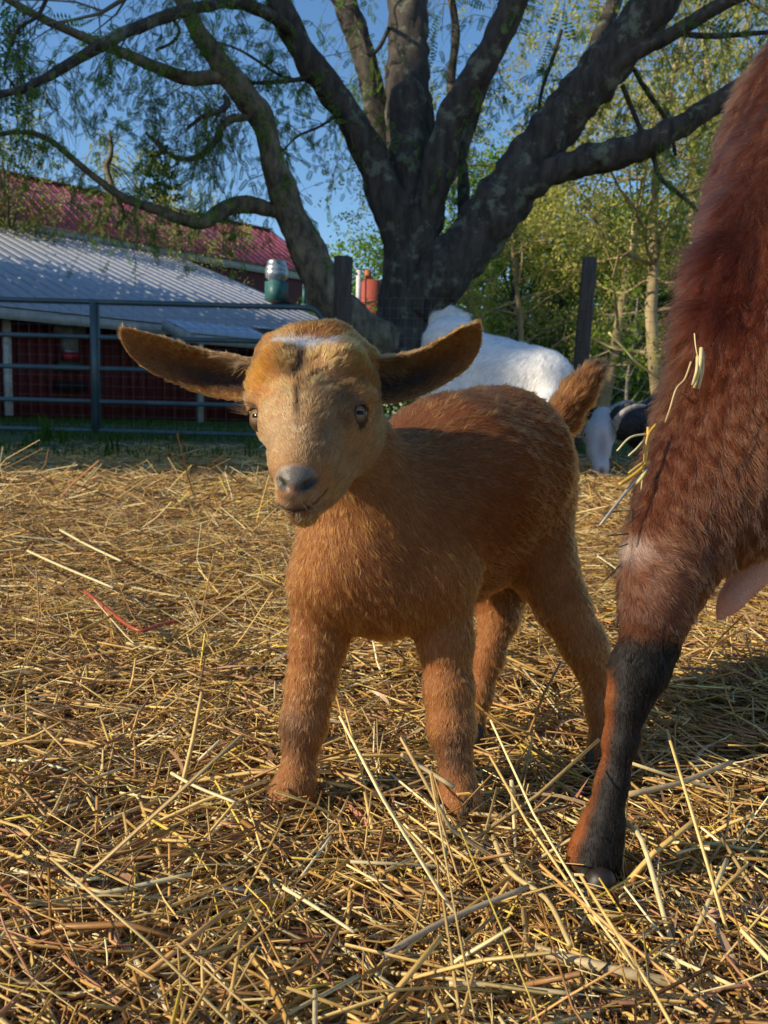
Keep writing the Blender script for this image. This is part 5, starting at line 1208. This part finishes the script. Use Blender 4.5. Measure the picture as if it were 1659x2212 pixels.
PAL = np.array([1.12, 1.12, 1.16])*np.array([(.70, .49, .17), (.62, .40, .12), (.78, .63, .29), (.44, .25, .065), (.50, .34, .13), (.30, .145, .04), (.54, .30, .10), (.40, .21, .08), (.66, .49, .08), (.17, .08, .028), (.42, .20, .10), (.84, .73, .42)])
PW_ = np.array([18, 16, 8, 16, 11, 8, 8, 6, 4, 5, 3, 3.]); PW_ /= PW_.sum()
def straw_cols(n, dark=0.0):
    c = PAL[rng.choice(len(PAL), n, p=PW_)]*rng.uniform(.7, 1.25, (n, 1))*[1.02, 1.04, 1.06]; return c*(1-dark)
def blocked(X, pad=.0):
    "keep straws out of the legs and bodies"
    return np.minimum(B.d(X), D.d(X)) < pad
M_straw = mat_attr('straw', .42, .18, .5, bump=.1, bscale=220)
def wedge(n, r0, r1, half):
    u = rng.random(n); r = r0*(r1/r0)**u; a = rng.uniform(-half, half, n); return r*np.sin(a), r*np.cos(a)
tot = 0
for li, (n, r0, r1, half, l0, l1, w0, w1, ns, sd, hz) in enumerate(((24000, .14, 1.0, 1.0, .03, .15, .0010, .0028, 3, 4, .028), (30000, .9, 2.6, .72, .04, .18, .0013, .0032, 2, 3, .024), (26000, 2.3, 7.0, .62, .08, .26, .003, .006, 2, 3, .02), (24000, .14, 1.5, 1.0, .01, .05, .0006, .0016, 2, 3, .032))):
    x, y = wedge(n, r0, r1, half); Ln = rng.uniform(l0, l1, n)*rng.uniform(.6, 1.3, n); Wd = rng.uniform(w0, w1, n)
    yaw = rng.uniform(0, 2*math.pi, n); lay = rng.random(n)**1.2; pitch = rng.normal(0, .10, n)+(rng.random(n) < .12)*rng.normal(0, .30, n)
    z = ground_h(x, y)+.004+lay*hz*(1+.6*np.sin(7*x+2)*np.sin(6*y)); z += np.maximum(0, np.abs(np.sin(pitch))*Ln*.5-.014)
    Pc = np.stack([x, y, z], -1)
    T = np.stack([np.cos(pitch)*np.cos(yaw), np.cos(pitch)*np.sin(yaw), np.sin(pitch)], -1)*Ln[:, None]*.5
    ok = np.ones(n, bool)
    if r1 < 3:
        for q in (-1, -.5, 0, .5, 1): ok &= ~blocked(Pc+T*q)
        # nothing sticks into the lens
        for q in (-1, 0, 1): ok &= np.linalg.norm(Pc+T*q-C0, axis=1) > .20
    ok &= rng.random(n) < np.clip((6.6-y+.7*np.sin(1.3*x+1)+.4*np.sin(3.1*x))/1.6, .10 if li == 2 else 0, 1)
    Pc, yaw, pitch, Ln, Wd = Pc[ok], yaw[ok], pitch[ok], Ln[ok], Wd[ok]; n = len(Pc)
    bend = rng.normal(0, .035, (n, 2))*(1+3*(rng.random((n, 1)) < .15)); kink = (rng.random((n, 1)) < .18)*rng.normal(0, .45, (n, 2))*[1, .5]
    flat = rng.choice([.25, .5, .9], n, p=[.35, .3, .35]); V, Q = strands(Pc, yaw, pitch, Ln, Wd*np.where(flat < .3, 1.35, 1), flat, bend, ns, kink, sd)
    c = straw_cols(n)*(.62+.48*((Pc[:, 2]-ground_h(Pc[:, 0], Pc[:, 1]))/.03).clip(0, 1))[:, None]**0
    o_ = link('straw_bedding', mesh_np('straw_bedding', V, Q, False, np.repeat(c, (ns+1)*sd, 0)), M_straw); tag(o_, kind='stuff'); tot += len(Q)*2
# broad curled blades
print('start straw', time.time()-T0)
n = 420; x, y = wedge(n, .25, 2.2, .8); Pc = np.stack([x, y, ground_h(x, y)+.014+rng.random(n)*.02], -1); ok = ~blocked(Pc, .03); Pc = Pc[ok]; n = len(Pc)
V, Q = strands(Pc, rng.uniform(0, 6.28, n), rng.normal(0, .12, n), rng.uniform(.03, .12, n), rng.uniform(.002, .0048, n), np.zeros(n), rng.normal(0, .12, (n, 2)), 6, rng.normal(0, .2, (n, 2)), 2)
cb_ = 1.2*np.array([(.46, .31, .19), (.36, .20, .11), (.52, .38, .22), (.30, .17, .09), (.40, .17, .10)])[rng.integers(0, 5, n)]*rng.uniform(.7, 1.15, (n, 1))
tag(link('dry_leaf_blades', mesh_np('dry_leaf_blades', V, Q, False, np.repeat(cb_, 14, 0)), M_straw), kind='stuff'); tot += len(Q)*2
print('straw tris', tot)
# grass by the gate and beyond
M_grass = mat_leaf('grass_blade', (.03, .07, .012), (.09, .16, .03), .4, 2)
def grass(name, n, x0, x1, y0, y1, h0, h1, wd, patch, thr):
    x = rng.uniform(x0, x1, n); y = rng.uniform(y0, y1, n); m_ = SNoise(patch, 55, 7, 1)(np.stack([x, y, 0*x], -1))[:, 0] > thr; x, y = x[m_], y[m_]; n = len(x)
    Ln = rng.uniform(h0, h1, n); pitch = 1.57-np.abs(rng.normal(0, .35, n)); Pc = np.stack([x, y, ground_h(x, y)+Ln*.45], -1)
    V, Q = strands(Pc, rng.uniform(0, 6.28, n), pitch, Ln, np.full(n, wd), np.zeros(n), rng.normal(0, .12, (n, 2)), 3, None, 2)
    tag(link(name, mesh_np(name, V, Q), M_grass), kind='stuff')
grass('grass', 12000, -4.5, 5, 4.4, 7.9, .03, .11, .006, 2.2, .45)
grass('grass', 40000, -14, 16, 7.6, 20, .03, .09, .012, .8, -.6)
grass('grass', 1200, -1.2, 1.6, 1.2, 4.4, .02, .06, .004, 3.0, .9)
for k, (px, py, h_) in enumerate(((95, 962, .26), (110, 968, .20), (130, 965, .16), (65, 975, .14), (240, 985, .17), (540, 990, .16), (215, 968, .12))):
    b = on_ground(px, py); n = 16; V, Q = strands(b+np.stack([rng.normal(0, .02, n), rng.normal(0, .02, n), np.full(n, h_*.45)], -1), rng.uniform(0, 6.28, n), 1.5-np.abs(rng.normal(0, .22, n)), rng.uniform(.6, 1.1, n)*h_, np.full(n, .008), np.zeros(n), rng.normal(0, .1, (n, 2)), 4, None, 2)
    lab = ('tallest tuft of green grass under the gate', 'green tuft right beside the tallest tuft under the gate', 'short dark green tuft third from the left by the gate', 'low grass tuft at the far left below the gate', 'grass tuft on the straw edge left of the upright rail', 'green tuft below the gate beside the kid face', 'small tuft just under the bottom gate rail')[k]
    tag(link('grass_tuft', mesh_np('grass_tuft', V, Q), M_grass), lab, 'grass', 'grass tufts by the gate')

# ---- single stalks that stand out
def stalk(name, pts, wpx, col, lab, cat='straw', h=.042, group='loose pale stalks on top of the bedding', flat=.6, dep=None, parent=None, k=6):
    if parent is not None and parent.name.startswith(('straw_tuft', 'dark_straw')): pts = [(p_[0]+16, p_[1], p_[2]+.028) for p_ in pts]
    W = np.array([on_ground(p_[0], p_[1], (p_[2] if len(p_) > 2 else h)) if dep is None else P(p_[0], p_[1], p_[2] if len(p_) > 2 else dep) for p_ in pts])
    W = smooth_path(W, 4) if len(pts) > 2 else np.linspace(W[0], W[1], 5)
    dd = float((W.mean(0)-C0) @ Fv); mb = MB(); mb.tube(W, np.linspace(1, .8, len(W))*wpx*.5*dd/FPX, k)
    me = mb.mesh(name, True); a = me.color_attributes.new('col', 'FLOAT_COLOR', 'POINT'); cc = np.ones((len(me.vertices), 4), np.float32); cc[:, :3] = col; a.data.foreach_set('color', cc.ravel())
    o_ = link(name, me, M_straw, parent)
    if parent is None: tag(o_, lab, cat, group)
    return o_
pale = (.80, .70, .38); mid_ = (.62, .47, .20); grey_ = (.48, .38, .24); gold = (.62, .38, .06)
for pts, w_, c_, lab in (
    ([(115, 1952), (250, 1925), (420, 1887)], 13, pale, 'bright pale yellow straw lying across the lower left bedding'),
    ([(25, 1877), (130, 1905), (238, 1932)], 9, pale, 'pale straw near the left edge pointing at the bright yellow straw'),
    ([(270, 2042), (325, 2122), (385, 2216)], 17, (.70, .60, .36), 'thick pale stalk running off the bottom edge on the left'),
    ([(612, 1917), (690, 1965), (765, 2014)], 9, pale, 'pale straw crossing under the steep white straw in the lower middle'),
    ([(580, 1992, .02), (650, 1895, .03), (715, 1807, .04)], 8, (.80, .74, .50), 'steep whitish straw below the left front hoof of the kid'),
    ([(175, 1812, .05), (148, 1900, .03), (120, 1987, .02)], 11, mid_, 'upright tan straw at the lower left crossing the bright yellow one'),
    ([(370, 1670), (425, 1700), (520, 1738)], 8, pale, 'short pale straw left of the kid left front hoof'),
    ([(1345, 1772, .045), (1387, 1817, .05), (1440, 2000, .03), (1505, 2216, .03)], 13, (.74, .62, .34), 'long sharply bent straw right of the black hoof'),
    ([(1570, 1857, .05), (1490, 2040, .03), (1405, 2212, .03)], 11, (.72, .60, .30), 'long straight straw crossing the bent straw at lower right'),
    ([(1155, 2052, .03), (1320, 2095, .035), (1480, 2128, .03), (1665, 2142, .02)], 26, (.60, .48, .27), 'broad flat blade lying across the lower right corner'),
    ([(1352, 1718), (1470, 1690), (1580, 1646)], 13, (.55, .42, .22), 'tan straw right behind the black leg'),
    ([(1105, 1687, .06), (1110, 1765, .03), (1114, 1842, .02)], 10, pale, 'upright pale straw between the kid front leg and the black hoof'),
    ([(1065, 1807), (1100, 1882), (1180, 1942), (1232, 2042)], 13, mid_, 'curved tan straw left of the black hoof'),
    ([(829, 2065), (960, 1990), (1150, 1912)], 15, grey_, 'thick greyish stalk slanting up in the lower middle'),
    ([(980, 1700, .05), (900, 1650, .06), (868, 1630, .07)], 11, (.58, .46, .25), 'stalk leaning against the kid right front hoof'),
    ([(60, 1190), (130, 1222), (245, 1270)], 6, pale, 'pale straw at the left in the middle distance'),
    ([(130, 1145), (190, 1178), (262, 1212)], 6, pale, 'farthest bright straw on the left bedding'),
    ([(1515, 1820, .02), (1588, 1830, .02), (1662, 1842, .02)], 8, (.72, .62, .25), 'yellow straw at the right edge behind the crossing straws'),
    ([(970, 2125), (1060, 2128), (1248, 2148)], 12, (.66, .54, .30), 'straight tan straw near the bottom edge centre'),
    ([(955, 1740, .06), (962, 1830, .03), (964, 1900, .02)], 10, (.55, .45, .25), 'upright straw just left of the kid right front hoof'),
    ([(184, 1277), (241, 1324), (299, 1362), (345, 1350), (400, 1338)], 9, (.42, .09, .045), 'reddish brown curved stem on the bedding at left'),
    ([(165, 1368), (240, 1330), (275, 1312)], 7, gold, 'golden straw beside the reddish stem')):
    stalk('straw_stalk', pts, w_, c_, lab)
# seed heads
def seed_head(pts, wpx, col, lab, n=90):
    W = np.array([on_ground(p_[0], p_[1], p_[2]) for p_ in pts]); W = smooth_path(W, 6); dd = float((W.mean(0)-C0) @ Fv); r = wpx*.5*dd/FPX; mb = MB(); mb.tube(W, r*.45, 5); VV_ = []; T_ = N(W[-1]-W[0])
    for i in range(n):
        q = W[int(rng.integers(0, len(W)))]; s = rng.normal(size=3); s = N(s-T_*(s @ T_)); a = q+s*r*.5; mb.tube([a, a+(s*.5+T_*.8)*r*.8, a+(s*.6+T_*1.4)*r*1.1], [r*.22, r*.26, r*.04], 4)
    me = mb.mesh('seed_head', False); a = me.color_attributes.new('col', 'FLOAT_COLOR', 'POINT'); cc = np.ones((len(me.vertices), 4), np.float32); cc[:, :3] = col; a.data.foreach_set('color', cc.ravel())
    tag(link('seed_head', me, M_straw), lab, 'seed head')
seed_head([(980, 1855, .022), (1010, 1843, .028), (1058, 1840, .022)], 17, (.50, .42, .26), 'pale fuzzy seed head lying below the kid right front hoof')
seed_head([(1400, 1985, .02), (1530, 1975, .028), (1665, 1966, .024)], 24, (.50, .32, .22), 'pinkish wheat ear at the right behind the crossing straws', 130)
seed_head([(165, 1842, .02), (178, 1868, .025), (186, 1892, .02)], 17, (.34, .20, .11), 'brown seed head in the lower left bedding', 60)

# ---- straws caught in the coat of the doe
sa = []
tag(stalk('straw_stalk', [(1315, 718, .50), (1350, 755, .505), (1377, 785, .51), (1425, 818, .53)], 6, (.62, .58, .22), 'x', dep=.5), 'long pale green stalk poking out of the doe tail into the air', 'straw', 'straws caught in the doe coat')
tag(stalk('straw_stalk', [(1493, 781, .478), (1479, 819, .476), (1461, 839, .474), (1448, 880, .474), (1437, 913, .478)], 4.5, (.62, .44, .22), 'x', dep=.5), 'thin wavy straw hanging down the doe thigh', 'straw', 'straws caught in the doe coat')
ch_ = empty('chaff_flake', tuple(P(1508, 795, .478))); tag(ch_, 'flat pale yellow flake of chaff stuck to the doe thigh', 'straw', 'straws caught in the doe coat')
for pts, w_ in (([(1515, 752, .474), (1512, 790, .470), (1500, 838, .472)], 9), ([(1507, 770, .473), (1505, 800, .469), (1496, 832, .472)], 8), ([(1518, 758, .475), (1518, 800, .472), (1508, 840, .473)], 7), ([(1500, 720, .476), (1503, 750, .474), (1508, 775, .473)], 3)):
    stalk('flake', pts, w_, (.66, .56, .27), '', dep=.5, parent=ch_)
tf = empty('straw_tuft', tuple(P(1375, 980, .50))); tag(tf, 'bunch of golden straws sticking out of the doe thigh towards the kid', 'straw', 'straws caught in the doe coat')
for pts, w_, c_ in (([(1401, 917, .50), (1383, 943, .495), (1375, 999, .495)], 7, gold), ([(1384, 923, .498), (1382, 970, .495), (1377, 1013, .495)], 7, (.66, .44, .10)), ([(1377, 1006, .495), (1350, 1028, .49), (1322, 1047, .485)], 10, gold),
                    ([(1385, 1012, .495), (1345, 1052, .488), (1280, 1135, .475)], 8, (.36, .33, .30)), ([(1381, 937, .498), (1345, 945, .49), (1317, 974, .485)], 5, (.72, .66, .34)), ([(1378, 945, .498), (1362, 966, .49), (1341, 985, .488)], 5, (.72, .66, .34)),
                    ([(1380, 1016, .495), (1368, 1035, .49), (1354, 1048, .49)], 9, (.70, .60, .20)), ([(1372, 1000, .496), (1355, 1012, .492), (1342, 1022, .49)], 6, (.62, .46, .12)), ([(1374, 1015, .497), (1371, 1040, .497), (1369, 1058, .498)], 4, (.6, .5, .2))):
    stalk('stalk', pts, w_, c_, '', dep=.5, parent=tf)
tg = empty('dark_straw_tuft', tuple(P(1335, 1200, .49))); tag(tg, 'dark brown straws hanging along the pale patch above the doe hock', 'straw', 'straws caught in the doe coat')
for pts, w_ in (([(1350, 1100, .506), (1338, 1211, .499), (1330, 1280, .497)], 6), ([(1336, 1230, .498), (1322, 1290, .494), (1316, 1357, .492)], 8), ([(1291, 1108, .497), (1320, 1104, .499), (1352, 1100, .493)], 5), ([(1296, 1157, .494), (1342, 1153, .500)], 4), ([(1288, 1256, .48), (1336, 1209, .499)], 4), ([(1318, 1183, .484), (1340, 1175, .488)], 3)):
    stalk('stalk', pts, w_, (.075, .055, .035), '', dep=.5, parent=tg)
